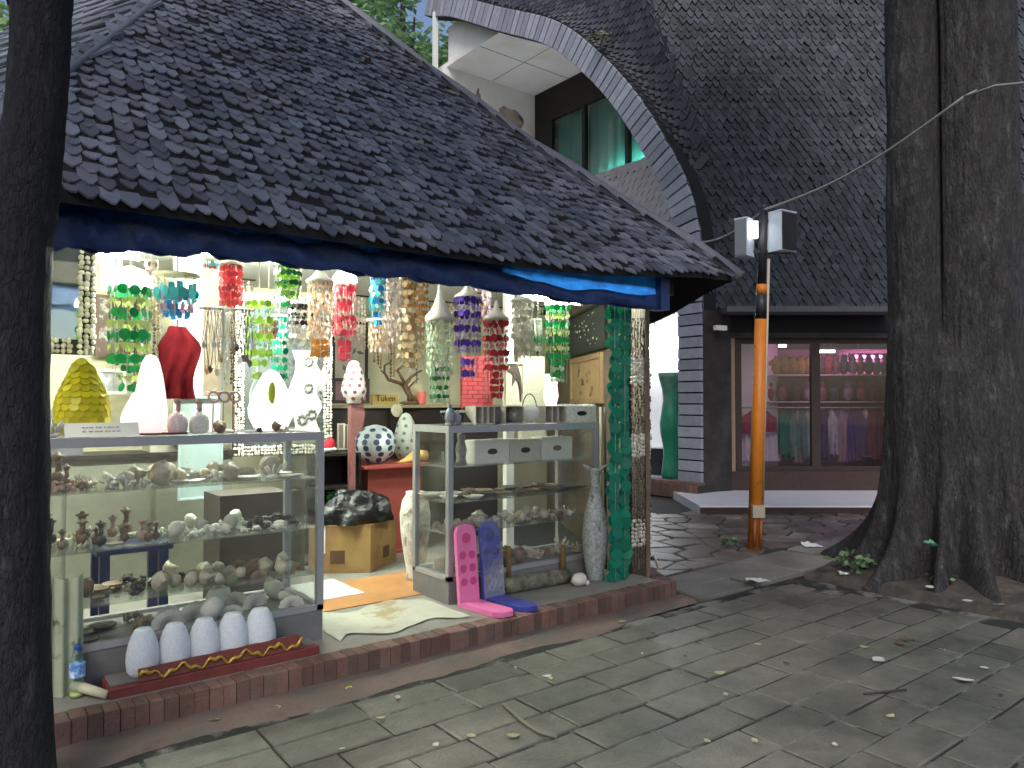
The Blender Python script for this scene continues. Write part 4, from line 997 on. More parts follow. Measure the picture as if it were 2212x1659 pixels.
# brick-red panel made of little bricks
def brickpan():
    c0 = on_y(998, 768, 5.35); c1 = on_y(1064, 880, 5.35); o = thing('brick_panel', 'coral red brick-patterned panel behind the purple mobile', 'panel', Vector(((c0.x + c1.x) / 2, 5.35, c1.z)))
    part('board', MB().box(c0.x, c1.x, 5.35, 5.38, c1.z, c0.z), mat('red_joint', (.3, .05, .05), .7), o)
    n = 12; h = (c0.z - c1.z) / n; w = (c1.x - c0.x) / 3; q = MB(); q.box(-w * .48, w * .48, -.008, 0, -h * .42, h * .42); me = q.mesh('brick', mat('red_brick', (.62, .1, .11), .6, isl=.12)); q = MB(); q.box(-w * .23, w * .23, -.008, 0, -h * .42, h * .42); mh = q.mesh('brick', MATS['red_brick'])
    for r in range(n):
        for i in range(3):
            if r % 2 == 0: inst('brick', me, o, T((c0.x + (i + .5) * w, 5.35, c1.z + (r + .5) * h)))
            elif i < 2: inst('brick', me, o, T((c0.x + (i + 1) * w, 5.35, c1.z + (r + .5) * h)))
        if r % 2:
            inst('brick', mh, o, T((c0.x + .25 * w, 5.35, c1.z + (r + .5) * h))); inst('brick', mh, o, T((c1.x - .25 * w, 5.35, c1.z + (r + .5) * h)))
brickpan()
# shell-framed mirrors
m_mir = mat('mirror_glass', (.5, .58, .58), .04, metal=.9); m_shf = mat('shell_frame', (.72, .68, .58), .45, isl=.35, bump=.3, bs=60)
def mirror(x0, y0, x1, y1, Y, label, bwpx, backc=None):
    a = on_y(x0, y0, Y); c = on_y(x1, y1, Y); t = depth(a) / FPX; bw = bwpx * t
    o = thing('shell_mirror', label, 'mirror', Vector(((a.x + c.x) / 2, Y, c.z)))
    part('glass', MB().box(a.x + bw * .9, c.x - bw * .9, Y - .008, Y, c.z + bw * .9, a.z - bw * .9), m_mir, o)
    part('frame', MB().box(a.x, c.x, Y + .002, Y + .03, c.z, a.z), m_wood, o)
    b = MB(); s = bw * .17
    def put(x, z): b.blob((x + U(-.3, .3) * s, Y - .012, z + U(-.3, .3) * s), (s * U(.8, 1.2), s * .8, s * U(.7, 1.3)), 6, 4, amp=.35, seed=x * 7 + z)
    n = int((a.z - c.z) / (s * 1.9))
    for i in range(n):
        z = c.z + (i + .5) * s * 1.9
        for k in range(3):
            put(a.x + bw * (k + .5) / 3, z); put(c.x - bw * (k + .5) / 3, z)
    n = int((c.x - a.x - 2 * bw) / (s * 1.9))
    for i in range(n):
        x = a.x + bw + (i + .5) * s * 1.9
        for k in range(3):
            put(x, c.z + bw * (k + .5) / 3); put(x, a.z - bw * (k + .5) / 3)
    part('shells', b, m_shf, o, kind='stuff'); return o
mirror(-40, 470, 206, 768, 4.7, 'large mirror framed with white shells above the yellow lamp', 38)
mirror(507, 628, 716, 978, 5.75, 'tall mirror with brown-white shell frame behind the pear lamp', 22)
# shell-covered column and dark cloth
p = on_y(410, 570, 5.6); q = on_y(410, 700, 5.6); t = depth(p) / FPX
b = MB(); b.box(p.x - 30 * t, p.x + 30 * t, 5.6, 5.66, 1.1, 2.45); top('shell_column', b, mat('shell_mosaic', (.35, .33, .3), .5, var=.8, vs=45, bump=.5, bs=70), 'grey and white shell mosaic column behind the turquoise chime', 'column')
p = on_y(385, 705, 5.2); q = on_y(385, 862, 5.2); t = depth(p) / FPX
b = MB()
def red_cloth(u, v):
    w = (16 + 22 * sstep(0, .3, v) + 5 * math.sin(v * 7)) * t; return Vector((p.x + (u - .5) * 2 * w + .02 * math.sin(v * 5), 5.2 + .035 * math.sin(u * 15 + v * 3) * v, p.z - (p.z - q.z) * v))
b.grid(red_cloth, 14, 14); b.grid(lambda u, v: red_cloth(u, v) + Vector((0, .05, 0)), 14, 14, flip=True); b.tube([(p.x, 5.22, p.z), (p.x, 5.22, CEIL)], .004, 5)
top('hanging_dress', b, mat('maroon_cloth', (.035, .003, .004), 1., var=.4, vs=14, spec=0.), 'dark red cloth garment hung beside the necklace stand', 'garment')
b = MB(); p = on_y(458, 560, 5.9); b.box(p.x - .14, p.x + .06, 5.9, 5.95, 1.0, 2.5); top('dark_board', b, m_dwall, 'narrow black board behind the red mobile', 'board')
# wavy white panel with dark flower dots
a = on_y(634, 757, 5.3); c = on_y(696, 948, 5.3); b = MB(); H = a.z - c.z; Wd = c.x - a.x; L_ = []; R__ = []
for i in range(15):
    f = i / 14; s_ = .07 * Wd * math.sin(f * 9.2); L_.append(Vector((a.x + s_ + .06 * Wd * math.sin(f * 9), 5.3, a.z - H * f))); R__.append(Vector((c.x - .22 * Wd * math.sin(f * 9.4 + .4) ** 2, 5.3, a.z - H * f)))
wp = thing('wavy_panel', 'wavy edged white panel with dark flower dots', 'panel', Vector(((a.x + c.x) / 2, 5.3, c.z)))
b.prism(L_ + R__[::-1], (0, .03, 0)); part('board', b, mat('pearl_white', (.6, .6, .54), .5, var=.1, vs=80, bump=.3, bs=120), wp)
for (dx, dy) in ((.5, .12), (.5, .42), (.3, .78), (.62, .72)):
    q = MB(); cc = Vector((a.x + Wd * dx, 5.297, a.z - H * dy))
    for k in range(8): q.blob(cc + Vector((.03 * math.cos(k * .785), 0, .03 * math.sin(k * .785))), (.014, .006, .014), 6, 4)
    part('flower', q, mat('dot_grey', (.16, .17, .16), .5), wp)
# ================================================================== ITEMS ON THE LONG CASE
def lathe_item(name, xc, y0, y1, wpx, Y, prof, m, label, cat, zb=None, n=20, group=None):
    tq = on_y(xc, y0, Y); bq = on_y(xc, y1, Y); z0 = zb if zb is not None else bq.z; H = tq.z - z0; t = depth(tq) / FPX; R = wpx * t / 2
    o = thing(name, label, cat, Vector((tq.x, Y, z0)), group); b = MB(); b.lathe([(r * R, h * H) for r, h in prof], (tq.x, Y, z0), n); part('body', b, m, o)
    return o, Vector((tq.x, Y, z0)), R, H
PEAR = [(.5, 0), (.78, .06), (.97, .2), (1, .34), (.9, .5), (.7, .66), (.5, .8), (.36, .91), (.2, .98), (.05, 1)]
EGG = [(.45, 0), (.75, .05), (.95, .2), (1, .38), (.93, .56), (.78, .73), (.55, .88), (.3, .97), (.05, 1)]
def skin_discs(o, c, R, H, prof, m, s, rows, lean=0.):
    me = smesh('disc', m)
    for r in range(rows):
        h = (r + .6) / (rows + .4)
        for i in range(len(prof) - 1):
            if prof[i][1] <= h <= prof[i + 1][1]:
                f = (h - prof[i][1]) / (prof[i + 1][1] - prof[i][1]); rr = prof[i][0] + (prof[i + 1][0] - prof[i][0]) * f
                sl_ = (prof[i + 1][0] - prof[i][0]) * R / max((prof[i + 1][1] - prof[i][1]) * H, .001); break
        n = max(4, int(2 * math.pi * rr * R / (s * 1.65)))
        for k in range(n):
            a = 2 * math.pi * (k + .5 * (r % 2)) / n; p_ = c + Vector(((rr * R + .002) * math.cos(a), (rr * R + .002) * math.sin(a), h * H))
            inst('disc', me, o, T(p_) @ RZ(a + math.pi / 2 + U(-.1, .1)) @ Matrix.Rotation(math.atan(sl_) - .16, 4, 'X') @ S((s, s, s)))
m_yel = mat('yellow_capiz', (.75, .66, .015), .35, isl=.2, kind='thin', trans=.3)
o, c, R, H = lathe_item('egg_lamp', 179, 772, 920, 106, 4.08, PEAR, m_yel, 'yellow pear-shaped lamp covered in round shell scales', 'lamp', 1.241)
skin_discs(o, c, R, H, PEAR, m_yel, .023, 12)
m_lit = mat('lit_capiz', (.95, .88, .8), .5, kind='lamp', strength=.7, bump=.3, bs=120); m_lit2 = mat('lit_pink_capiz', (.95, .82, .78), .5, kind='lamp', strength=.45, bump=.3, bs=120)
lathe_item('egg_lamp', 295, 848, 938, 62, 4.16, PEAR, m_lit, 'small lit cream lamp tucked behind the tall pinkish one', 'lamp', 1.241)
lathe_item('egg_lamp', 326, 766, 938, 68, 4.02, [(.55, 0), (.8, .04), (1, .2), (.98, .34), (.86, .55), (.7, .75), (.52, .9), (.3, .98), (.05, 1)], m_lit2, 'tall lit pinkish white bullet-shaped lamp', 'lamp', 1.241)
o, c, R, H = lathe_item('egg_lamp', 586, 800, 932, 94, 4.1, [(.4, 0), (.75, .06), (.98, .24), (1, .38), (.82, .6), (.55, .82), (.35, .94), (.1, 1)], m_lit, 'brightly lit white pear lamp at the end of the long case', 'lamp', 1.241)
part('lime_patch', MB().blob(c + Vector((-.3 * R, -.9 * R, H * .62)), (.02, .015, .06), 8, 6, amp=.3), mat('lime_glass', (.5, .6, .04), .4), o)
m_hive = mat('beaded_pink', (.78, .6, .58), .45, var=.3, vs=90, bump=.6, bs=130)
for (xc, lab, cc) in ((384, 'pinkish beaded jar with shell knob beside the tall lamp', 0), (430, 'white beaded jar with shell knob nearer the bracelets', 1)):
    o, c, R, H = lathe_item('beaded_jar', xc, 890, 938, 40, 3.98, [(.7, 0), (.95, .12), (1.05, .42), (.95, .7), (.65, .92), (.3, 1)], m_hive if cc == 0 else mat('beaded_white', (.7, .66, .62), .45, var=.3, vs=90, bump=.6, bs=130), lab, 'jar', 1.241)
    q = MB(); q.blob(c + ZV * (H + .02), (.014, .014, .022), 7, 5, amp=.5); q.blob(c + ZV * (H + .05), (.02, .012, .016), 7, 5, amp=.6, seed=4); part('knob', q, m_sh[4], o)
# white price card, red tray
a = on_y(140, 915, 3.9); c = on_y(301, 945, 3.9); pc = thing('price_card', 'white printed card leaning on the front of the long case', 'card', Vector(((a.x + c.x) / 2, 3.9, 1.241)))
part('card', MB().prism([(a.x, 3.9, 1.241), (c.x, 3.9, 1.241), (c.x, 3.93, 1.305), (a.x, 3.93, 1.305)], (0, .004, .0)), mat('card_white', (.85, .82, .7), .7), pc)
b = MB()
for k in range(2):
    x = a.x + .07
    while x < c.x - .08:
        w = U(.006, .02); z = 1.262 + k * .018; yv = 3.8985 + (z - 1.241) * .47; b.box(x, x + w, yv - .0015, yv, z, z + .007); x += w + U(.003, .01)
part('print', b, mat('faint_print', (.55, .5, .4), .8), pc, kind='stuff')
b = MB(); b.box(on_y(300, 935, 3.98).x, on_y(400, 935, 3.98).x, 3.93, 4.1, 1.241, 1.25); top('tray', b, mat('tray_red', (.1, .012, .014), .5), 'flat dark red tray under the beaded jars', 'tray')
place('coral_ornament', kmesh('coral', 2), T((on_y(112, 930, 3.95).x, 3.95, 1.241)) @ S(.14), 'white coral ornament beside the price card', 'coral')
for k, (x, s, ci, kk) in enumerate(((476, .07, 1, 'conch'), (598, .06, 1, 'conch'), (612, .055, 0, 'cluster'), (560, .05, 3, 'cluster'))):
    place(NAMES[kk], kmesh(kk, ci), T((on_y(x, 930, 3.92).x, 3.92, 1.241)) @ RZ(k) @ S(s), ['brown spiral shell beside the white beaded jar', 'brown spiral shell in front of the lit pear lamp', 'cream shell cluster right of the lit pear lamp base', 'dark shell cluster left of the lit pear lamp base'][k], 'shell')
# necklace stand
c0 = on_y(490, 670, 4.15); ns = thing('necklace_stand', 'white T-shaped stand hung with shell necklaces on the long case', 'necklace stand', Vector((c0.x, 4.15, 1.241))); t = depth(c0) / FPX
b = MB(); b.tube([(c0.x - 8 * t, 4.15, 1.25), (c0.x - 8 * t, 4.15, c0.z)], .009, 8); part('post', b, m_white, ns)
b = MB(); b.tube([(c0.x - 58 * t, 4.15, c0.z), (c0.x + 60 * t, 4.15, c0.z + .01)], .007, 8); part('crossbar', b, m_white, ns)
b = MB(); b.lathe([(.06, 0), (.06, .01), (.01, .015)], (c0.x - 8 * t, 4.15, 1.241), 14); part('foot', b, m_white, ns)
for k in range(16):
    x = c0.x + (-50 + 104 * k / 15) * t; L = (70 + 60 * rnd()) * t; w = U(5, 10) * t; ncol = (m_shw, tan, m_shb, m_dome)[k % 4] if not 6 <= k <= 8 else m_white
    me_ = m_shb if k in (12, 13) else ncol; b = MB()
    b.tube([(x - .002, 4.145, c0.z + .008), (x - w, 4.135, c0.z - L * .5), (x - w * .4, 4.13, c0.z - L * .95), (x, 4.13, c0.z - L), (x + w * .4, 4.13, c0.z - L * .95), (x + w, 4.135, c0.z - L * .5), (x + .002, 4.145, c0.z + .008)], .0028, 5)
    b.blob((x, 4.125, c0.z - L - .015), (.014, .006, .02), 7, 5, amp=.4, seed=k); part('necklace', b, me_, ns)
for k, x in enumerate((462, 484, 508)):
    cc = on_y(x, 858, 4.0); b = MB(); n = 18; b.tube([(cc.x + .026 * math.cos(6.2832 * i / n), 4.0 + .008 * math.sin(6.2832 * i / n), cc.z + .026 * math.sin(6.2832 * i / n)) for i in range(n + 1)], .0065, 6); b.tube([(cc.x, 4.01, cc.z + .026), (cc.x, 4.12, cc.z + .03)], .003, 5); b.tube([(cc.x, 4.01, cc.z - .02), (cc.x, 4.012, 1.241)], .004, 5)
    top('bracelet', b, m_sh[4], 'pinkish shell bracelet shown on a peg beside the necklaces', 'bracelet', 'bracelets beside the necklaces')
# ================================================================== ITEMS BETWEEN / BEHIND THE CASES
m_side = mat('sideboard', (.025, .018, .015), .5, var=.3, vs=8)
sb = thing('sideboard', 'tall dark sideboard against the back wall behind the spotted lamps', 'cabinet', (3.2, 6.6, FL)); xs0 = on_y(700, 880, 6.4).x; xs1 = on_y(1075, 880, 6.4).x; zt = on_y(850, 875, 6.4).z
part('top', MB().box(xs0 - .02, xs1 + .02, 6.36, 6.9, zt - .03, zt), mat('sb_top', (.35, .3, .18), .5), sb); part('body', MB().box(xs0, xs1, 6.4, 6.88, FL, zt - .031), m_side, sb)
for k in range(3):
    w = (xs1 - xs0) / 3; d = part('door', MB().box(xs0 + w * k + .02, xs0 + w * (k + 1) - .02, 6.385, 6.4, FL + .05, zt - .06), m_side, sb); part('handle', MB().box(xs0 + w * (k + 1) - .06, xs0 + w * (k + 1) - .045, 6.37, 6.385, .8, .9), m_alu, d)
def spots(o, c, R, H, prof, m, rows, per, rs):
    for r in range(rows):
        h = (r + .7) / (rows + .5)
        for i in range(len(prof) - 1):
            if prof[i][1] <= h <= prof[i + 1][1]:
                f = (h - prof[i][1]) / (prof[i + 1][1] - prof[i][1]); rr = prof[i][0] + (prof[i + 1][0] - prof[i][0]) * f; sl_ = (prof[i + 1][0] - prof[i][0]) * R / max((prof[i + 1][1] - prof[i][1]) * H, .001); break
        n = max(4, round(per * rr))
        for k in range(n):
            a = 2 * math.pi * (k + .5 * (r % 2)) / n; p_ = c + Vector((rr * R * 1.0 * math.cos(a), rr * R * 1.0 * math.sin(a), h * H))
            inst('spot', smesh('disc', m), o, T(p_) @ RZ(a + math.pi / 2) @ Matrix.Rotation(math.atan(sl_), 4, 'X') @ S((rs, rs * .5, rs)))
m_mos = mat('white_mosaic', (.66, .62, .58), .45, var=.25, vs=70, bump=.4, bs=110); m_mos2 = mat('cool_mosaic', (.62, .68, .7), .4, var=.2, vs=70, bump=.4, bs=110)
m_mar = mat('maroon_spot', (.17, .05, .06), .5); m_nav = mat('navy_spot', (.04, .07, .11), .5)
SPL = [(.55, 0), (.62, .04), (.62, .07), (.75, .1), (1, .28), (.98, .4), (.8, .62), (.6, .82), (.42, .95), (.2, 1)]
o, c, R, H = lathe_item('spotted_lamp', 765, 780, 872, 54, 5.5, SPL, m_mos, 'white teardrop lamp with maroon spots on a maroon stand', 'lamp'); spots(o, c, R, H, SPL, m_mar, 6, 8, .017)
zl = c.z; b = MB(); t = depth(c) / FPX
b.prism([(c.x - 9 * t, 5.48, zl - .002), (c.x + 20 * t, 5.48, zl - .002), (c.x + 24 * t, 5.48, zl - 22 * t), (c.x + 19 * t, 5.48, zl - 50 * t), (c.x + 4 * t, 5.48, zl - 72 * t), (c.x - 9 * t, 5.48, zl - 75 * t)], (0, .06, 0)); b.box(c.x - 9 * t, c.x + 2 * t, 5.48, 5.54, FL, zl - 74 * t)
top('wooden_stand', b, mat('maroon_wood', (.22, .09, .085), .55, var=.2, vs=20), 'curved maroon wooden stand holding the maroon spotted lamp', 'stand')
BALL = [(.3, 0), (.6, .1), (.87, .28), (1, .5), (.93, .68), (.75, .84), (.45, .95), (.1, 1)]
zt2 = on_y(830, 1001, 5.75).z
o, c, R, H = lathe_item('ball_lamp', 811, 918, 1002, 92, 5.75, BALL, m_mos2, 'round white ball lamp with navy spots on the red table', 'lamp', zt2 + .002); spots(o, c, R, H, BALL, m_nav, 6, 11, .027)
o, c, R, H = lathe_item('spotted_lamp', 877, 892, 990, 52, 5.95, EGG, mat('pale_mosaic', (.5, .54, .48), .45, var=.2, vs=70), 'pale egg lamp with grey spots behind the ball lamp', 'lamp', zt2 + .002); spots(o, c, R, H, EGG, mat('grey_spot', (.13, .16, .15), .5), 6, 8, .017)
tb_ = thing('red_table', 'red painted pedestal table under the ball lamp', 'table', (c.x, 5.85, FL)); xa = on_y(782, 1005, 5.6).x; xb = on_y(925, 1005, 5.6).x; m_redp = mat('red_paint', (.32, .07, .055), .5, var=.15, vs=8)
part('top', MB().box(xa, xb, 5.55, 6.15, zt2 - .025, zt2), m_redp, tb_); part('pedestal', MB().box(xa + .07, xb - .05, 5.63, 6.08, FL + .03, zt2 - .026), m_redp, tb_); part('foot', MB().box(xa + .03, xb - .02, 5.6, 6.12, FL, FL + .029), m_redp, tb_)
b = MB(); p = on_y(900, 985, 5.68); b.tube([p + Vector((-.22, -.02, -.06)), p + Vector((-.12, 0, -.045)), p, p + Vector((.1, .02, -.005))], [.012, .03, .06, .05], 12); b.v = [Vector((q.x, q.y, max(q.z, zt2 + .003))) for q in b.v]; top('horn_gourd', b, mat('gourd_yellow', (.62, .4, .12), .45, var=.15), 'yellow horn-shaped gourd on the red table', 'gourd')
b = MB(); p = on_y(856, 888, 6.3); b.lathe([(.002, 0), (.05, .004), (.064, .012), (.062, .016), (.02, .01)], p, 18, Matrix.Rotation(math.radians(80), 4, 'X')); b.tube([p + Vector((0, .0, 0)), p + Vector((0, .1, 0))], .004, 5); top('shell_plate', b, mat('cream_plate', (.55, .52, .36), .45, var=.2, vs=40), 'small round cream plate on the sideboard door', 'plate')
# driftwood tree, candle holder, wooden word sign
zs = zt; dr = thing('driftwood_tree', 'twisted brown driftwood tree standing on the sideboard', 'ornament', on_y(885, 872, 6.5)); b = MB(); D_ = lambda x, y: on_y(x, y, 6.5)
def dw(pts, r0, r1):
    P = [D_(*p_) + Vector((0, U(-.02, .02), 0)) for p_ in pts]; n = len(P); b.tube(P, [r0 + (r1 - r0) * i / (n - 1) for i in range(n)], 7, wob=.18)
dw(((890, 873), (886, 855), (878, 838), (872, 825)), .03, .028); dw(((874, 830), (855, 826), (838, 820), (828, 805), (830, 790), (845, 783)), .02, .008); dw(((874, 828), (866, 812), (860, 800), (872, 790), (884, 786)), .018, .008); dw(((876, 830), (888, 815), (900, 805), (912, 800)), .02, .007); dw(((880, 840), (894, 826), (905, 818)), .012, .005); dw(((862, 806), (854, 800)), .008, .004); dw(((830, 806), (822, 800)), .008, .004); dw(((880, 836), (864, 832)), .012, .005)
part('branches', b, mat('driftwood', (.12, .065, .035), .8, var=.3, vs=25, bump=.5, bs=60), dr)
b = MB(); p = D_(885, 870); b.blob((p.x, 6.5, zs + .015), (.12, .06, .02), 10, 4, amp=.4); part('base', b, MATS['driftwood'], dr)
b = MB(); p = D_(911, 870); b.lathe([(.04, 0), (.042, .02), (.042, .13), (.035, .135)], (p.x, 6.5, zs), 16); top('candle', b, mat('candle_red', (.6, .13, .1), .5), 'thick coral red candle beside the driftwood tree', 'candle')
b = MB(); p = D_(911, 850); b.prism([(p.x + .075 * math.cos(math.pi * i / 14), 6.6, zs + .15 + .075 * math.sin(math.pi * i / 14)) for i in range(15)] + [(p.x - .075, 6.6, zs), (p.x + .075, 6.6, zs)], (0, .02, 0)); top('arched_plaque', b, mat('cream_plaque', (.7, .62, .38), .6), 'cream arched plaque standing behind the red candle', 'plaque')
def text_mesh(s, size, ext):
    cu = bpy.data.curves.new('t', 'FONT'); cu.body = s; cu.size = size; cu.extrude = ext; cu.align_x = 'CENTER'; ob_ = bpy.data.objects.new('t', cu); COL.objects.link(ob_)
    dg = bpy.context.evaluated_depsgraph_get(); me = bpy.data.meshes.new_from_object(ob_.evaluated_get(dg)); bpy.data.objects.remove(ob_); return me
a = D_(800, 850); c = D_(855, 872); sg = thing('word_sign', 'gold wooden sign with dark script word on the sideboard', 'sign', Vector(((a.x + c.x) / 2, 6.45, zs)))
part('board', MB().box(a.x, c.x, 6.45, 6.48, zs, zs + .1), mat('gold_wood', (.4, .27, .07), .5, var=.2, vs=15), sg)
me = text_mesh('Tuken', .085, .003); me.materials.append(mat('dark_script', (.05, .03, .02), .6)); inst('lettering', me, sg, frameM(Vector(((a.x + c.x) / 2, 6.445, zs + .035)), Vector((1, 0, 0)), ZV, Vector((0, -1, 0))))
# carton with black bag, santa doll, grey frames, floor sheets, white pot
m_card = mat('cardboard', (.3, .2, .07), .75, var=.15, vs=6, col2=(.22, .12, .05), c2s=2.5)
cx = thing('carton', 'brown cardboard carton with hand holes under the black bag', 'carton', on_z(795, 1236, FL)); f0 = on_z(800, 1238, FL); w1, w2, hh = .42, .34, .36
Mx = frameM(f0, Vector((math.cos(math.radians(152)), math.sin(math.radians(152)), 0)), Vector((math.cos(math.radians(62)), math.sin(math.radians(62)), 0)) * 1, ZV)
Mx = frameM(f0, Vector((-.829, .559, 0)), Vector((.829, .559, 0)), ZV)
part('box', MB().box(0, .46, 0, .42, 0, hh, Mx), m_card, cx)
part('hand_hole', MB().box(.19, .3, -.002, .002, .07, .17, Mx), mat('carton_hole', (.09, .05, .025), .9), cx); part('hand_hole', MB().box(-.002, .002, .2, .3, .07, .16, Mx), MATS['carton_hole'], cx)
part('strap', MB().box(.335, .352, -.006, -.002, .15, hh + .01, Mx), m_white, cx)
me = text_mesh('5', .14, .0008); me.materials.append(mat('carton_print', (.2, .08, .035), .8)); inst('print', me, cx, Mx @ frameM(Vector((-.003, .13, .16)), Vector((0, 1, 0)) * 1, ZV, Vector((-1, 0, 0)) ) @ S((1, 1, 1)))
for k in range(3):
    part('flap_edge', MB().box(0, .46, -.004 - .003 * k, -.001 - .003 * k, hh - .008 * (k + 1), hh - .008 * k, Mx), m_card, cx) if k == 0 else None
b = MB()
def bag(u, v):
    a = 6.2832 * u; t_ = math.pi * .5 * v; r = math.cos(t_) ** .7; k = 1 + .28 * mnoise.noise(Vector((math.cos(a) * 2, math.sin(a) * 2, v * 3))) + .1 * abs(math.sin(a * 7 + v * 5))
    return Mx @ Vector((.22 + .25 * r * math.cos(a) * k, .2 + .22 * r * math.sin(a) * k, hh + .002 + .2 * math.sin(t_) * k))
b.grid(bag, 40, 12); top('garbage_bag', b, mat('black_plastic', (.008, .008, .009), .22, bump=.8, bs=14, bdist=.03), 'crumpled shiny black plastic bag on the carton', 'bag')
sd_ = thing('santa_doll', 'small red and white knitted doll on the dark shelf', 'doll', on_y(712, 972, 5.7)); p = on_y(712, 972, 5.7); b = MB(); b.blob(p + ZV * .045, (.05, .045, .05), 10, 7, amp=.1); part('hat', b, mat('red_felt', (.55, .03, .05), .9), sd_); b = MB(); b.blob(p + Vector((0, -.01, .005)), (.058, .05, .018), 10, 5, amp=.2); b.blob(p + Vector((-.03, 0, .1)), .018, 6, 5); part('trim', b, mat('white_fluff', (.75, .72, .7), .9), sd_)
ds = thing('dark_shelf', 'low dark shelf unit between the long case and the red table', 'shelf', (2.3, 5.7, FL)); xa = on_y(660, 1000, 5.6).x; xb = on_y(780, 1000, 5.6).x; zt3 = on_y(712, 974, 5.7).z
for z in (zt3 - .02, .72, .5, FL + .03): part('board', MB().box(xa, xb, 5.6, 5.95, z - .02, z), m_side, ds)
for x in (xa, xb - .02): part('side', MB().box(x, x + .02, 5.6, 5.95, FL, zt3 - .041), m_side, ds)
part('back', MB().box(xa + .02, xb - .02, 5.93, 5.949, FL, zt3 - .041), m_side, ds)
for k, x in enumerate((735, 743)):
    panel(x - 7, 915 + 2 * k, x + 9, 972, BY(5.82 + .02 * k), NB, 'small_frame', 'picture frame', ['pale carved photo frame behind the doll', 'narrow grey photo frame leaning behind the carved one'][k], (.5, .46, .36), (.18, .15, .12), .012, .012)
b = leaf_cloud([(on_y(722, 1068, 5.7), (.06, .05, .03))], 40, .05); top('plastic_plant', b, mat('neon_leaf', (.08, .5, .05), .5), 'bright green plastic leaves on the dark shelf', 'plant')
POT = [(.5, 0), (.62, .05), (.55, .1), (.7, .25), (.95, .55), (1, .75), (.85, .9), (.6, .97), (.62, 1)]
lathe_item('white_pot', 897, 1062, 1246, 66, 4.68, POT, mat('chipped_mosaic', (.55, .53, .46), .5, var=.5, vs=25, bump=.5, bs=60, col2=(.25, .2, .16), c2s=14, c2r=(.58, .66)), 'tall chipped white mosaic pot behind the right case', 'pot', FL, 24)
lathe_item('white_pot', 708, 990, 1058, 46, 4.75, BALL, m_mos, 'round white beaded pot beside the long case', 'pot', None, 20) if False else None
m_lino = mat('linoleum', (.42, .42, .34), .5, var=.2, vs=6, col2=(.28, .22, .12), c2s=3, c2r=(.55, .62)); m_lam = mat('laminate', (.4, .2, .08), .4, var=.25, vs=5)
b = MB()
def lin(u, v):
    x = 1.74 + (2.55 - 1.74) * u; y = 3.72 + .07 * mnoise.noise(Vector((u * 5, 1, 0))) + .05 * math.sin(u * 11) + (4.25 - 3.72) * v; return Vector((x, y, FL + .005 + .006 * (1 - v) * abs(math.sin(u * 17)) * (1 if v < .3 else .2)))
b.grid(lin, 40, 10); top('linoleum', b, m_lino, 'torn pale linoleum sheet with ragged front edge between the cases', 'floor sheet')
b = MB(); b.box(1.74, 3.2, 4.3, 4.95, FL + .001, FL + .006); top('laminate_mat', b, m_lam, 'orange wood-patterned floor sheet in front of the carton', 'floor sheet')
b = MB(); b.box(1.5, 2.3, 4.55, 5.05, FL + .0065, FL + .0095); top('white_mat', b, mat('mat_white', (.5, .52, .5), .7, var=.15), 'grey white floor mat beside the carton', 'mat')
# blue stool behind the long case
st = thing('plastic_stool', 'dark blue plastic stool seen through the long case', 'stool', (.85, 4.75, FL)); xa = on_y(205, 1180, 4.6).x; xb = on_y(370, 1180, 4.6).x; zz = on_y(290, 1172, 4.6).z; m_stool = mat('stool_blue', (.02, .03, .13), .4)
part('seat', MB().cbox(xa, xb, 4.55, 4.9, zz - .05, zz, .012), m_stool, st)
for (x, y) in ((xa + .02, 4.57), (xb - .07, 4.57), (xa + .02, 4.83), (xb - .07, 4.83)): part('leg', MB().box(x, x + .05, y, y + .04, FL, zz - .051), m_stool, st)
bx_ = MB(); bx_.box(on_y(470, 1100, 4.8).x, on_y(620, 1100, 4.8).x, 4.75, 5.1, FL, on_y(540, 1068, 4.75).z); top('dark_crate', bx_, mat('crate_brown', (.06, .05, .04), .7, var=.3), 'dark brown crate behind the long case', 'crate')
# ================================================================== ON THE RIGHT CASE
zc = 1.251
tr = thing('mirror_tray', 'slanted shell-rimmed black mirror tray on the right case', 'tray', on_y(915, 905, 4.3)); a = on_y(892, 886, 4.33); c = on_y(945, 912, 4.12)
part('plate', MB().prism([(2.64, 4.08, zc + .002), (2.86, 4.08, zc + .002), (2.83, 4.14, zc + .085), (2.64, 4.14, zc + .085)], (0, .012, 0)), mat('black_mirror', (.012, .012, .014), .12), tr)
b = MB()
for k in range(18):
    f = k / 17; b.blob((2.64 + .2 * f, 4.138, zc + .088), .008, 6, 4); b.blob((2.64 + .22 * f, 4.075, zc + .008), .008, 6, 4)
part('shell_rim', b, m_shw, tr, kind='stuff')
b = MB(); p = on_y(975, 905, 4.1); b.lathe([(.035, 0), (.036, .06), (.03, .09), (.014, .11), (.013, .13), (.017, .135)], (p.x - .012, 4.1, zc), 14); b.lathe([(.026, 0), (.027, .06), (.01, .08), (.009, .1)], (p.x + .034, 4.08, zc), 14); top('bottle_pair', b, mat('blue_grey_mosaic', (.2, .22, .25), .4, var=.7, vs=50), 'pair of joined blue grey mosaic bottles on the right case', 'bottle')
pb_ = lambda x, Y=4.1: on_y(x, 890, Y).x
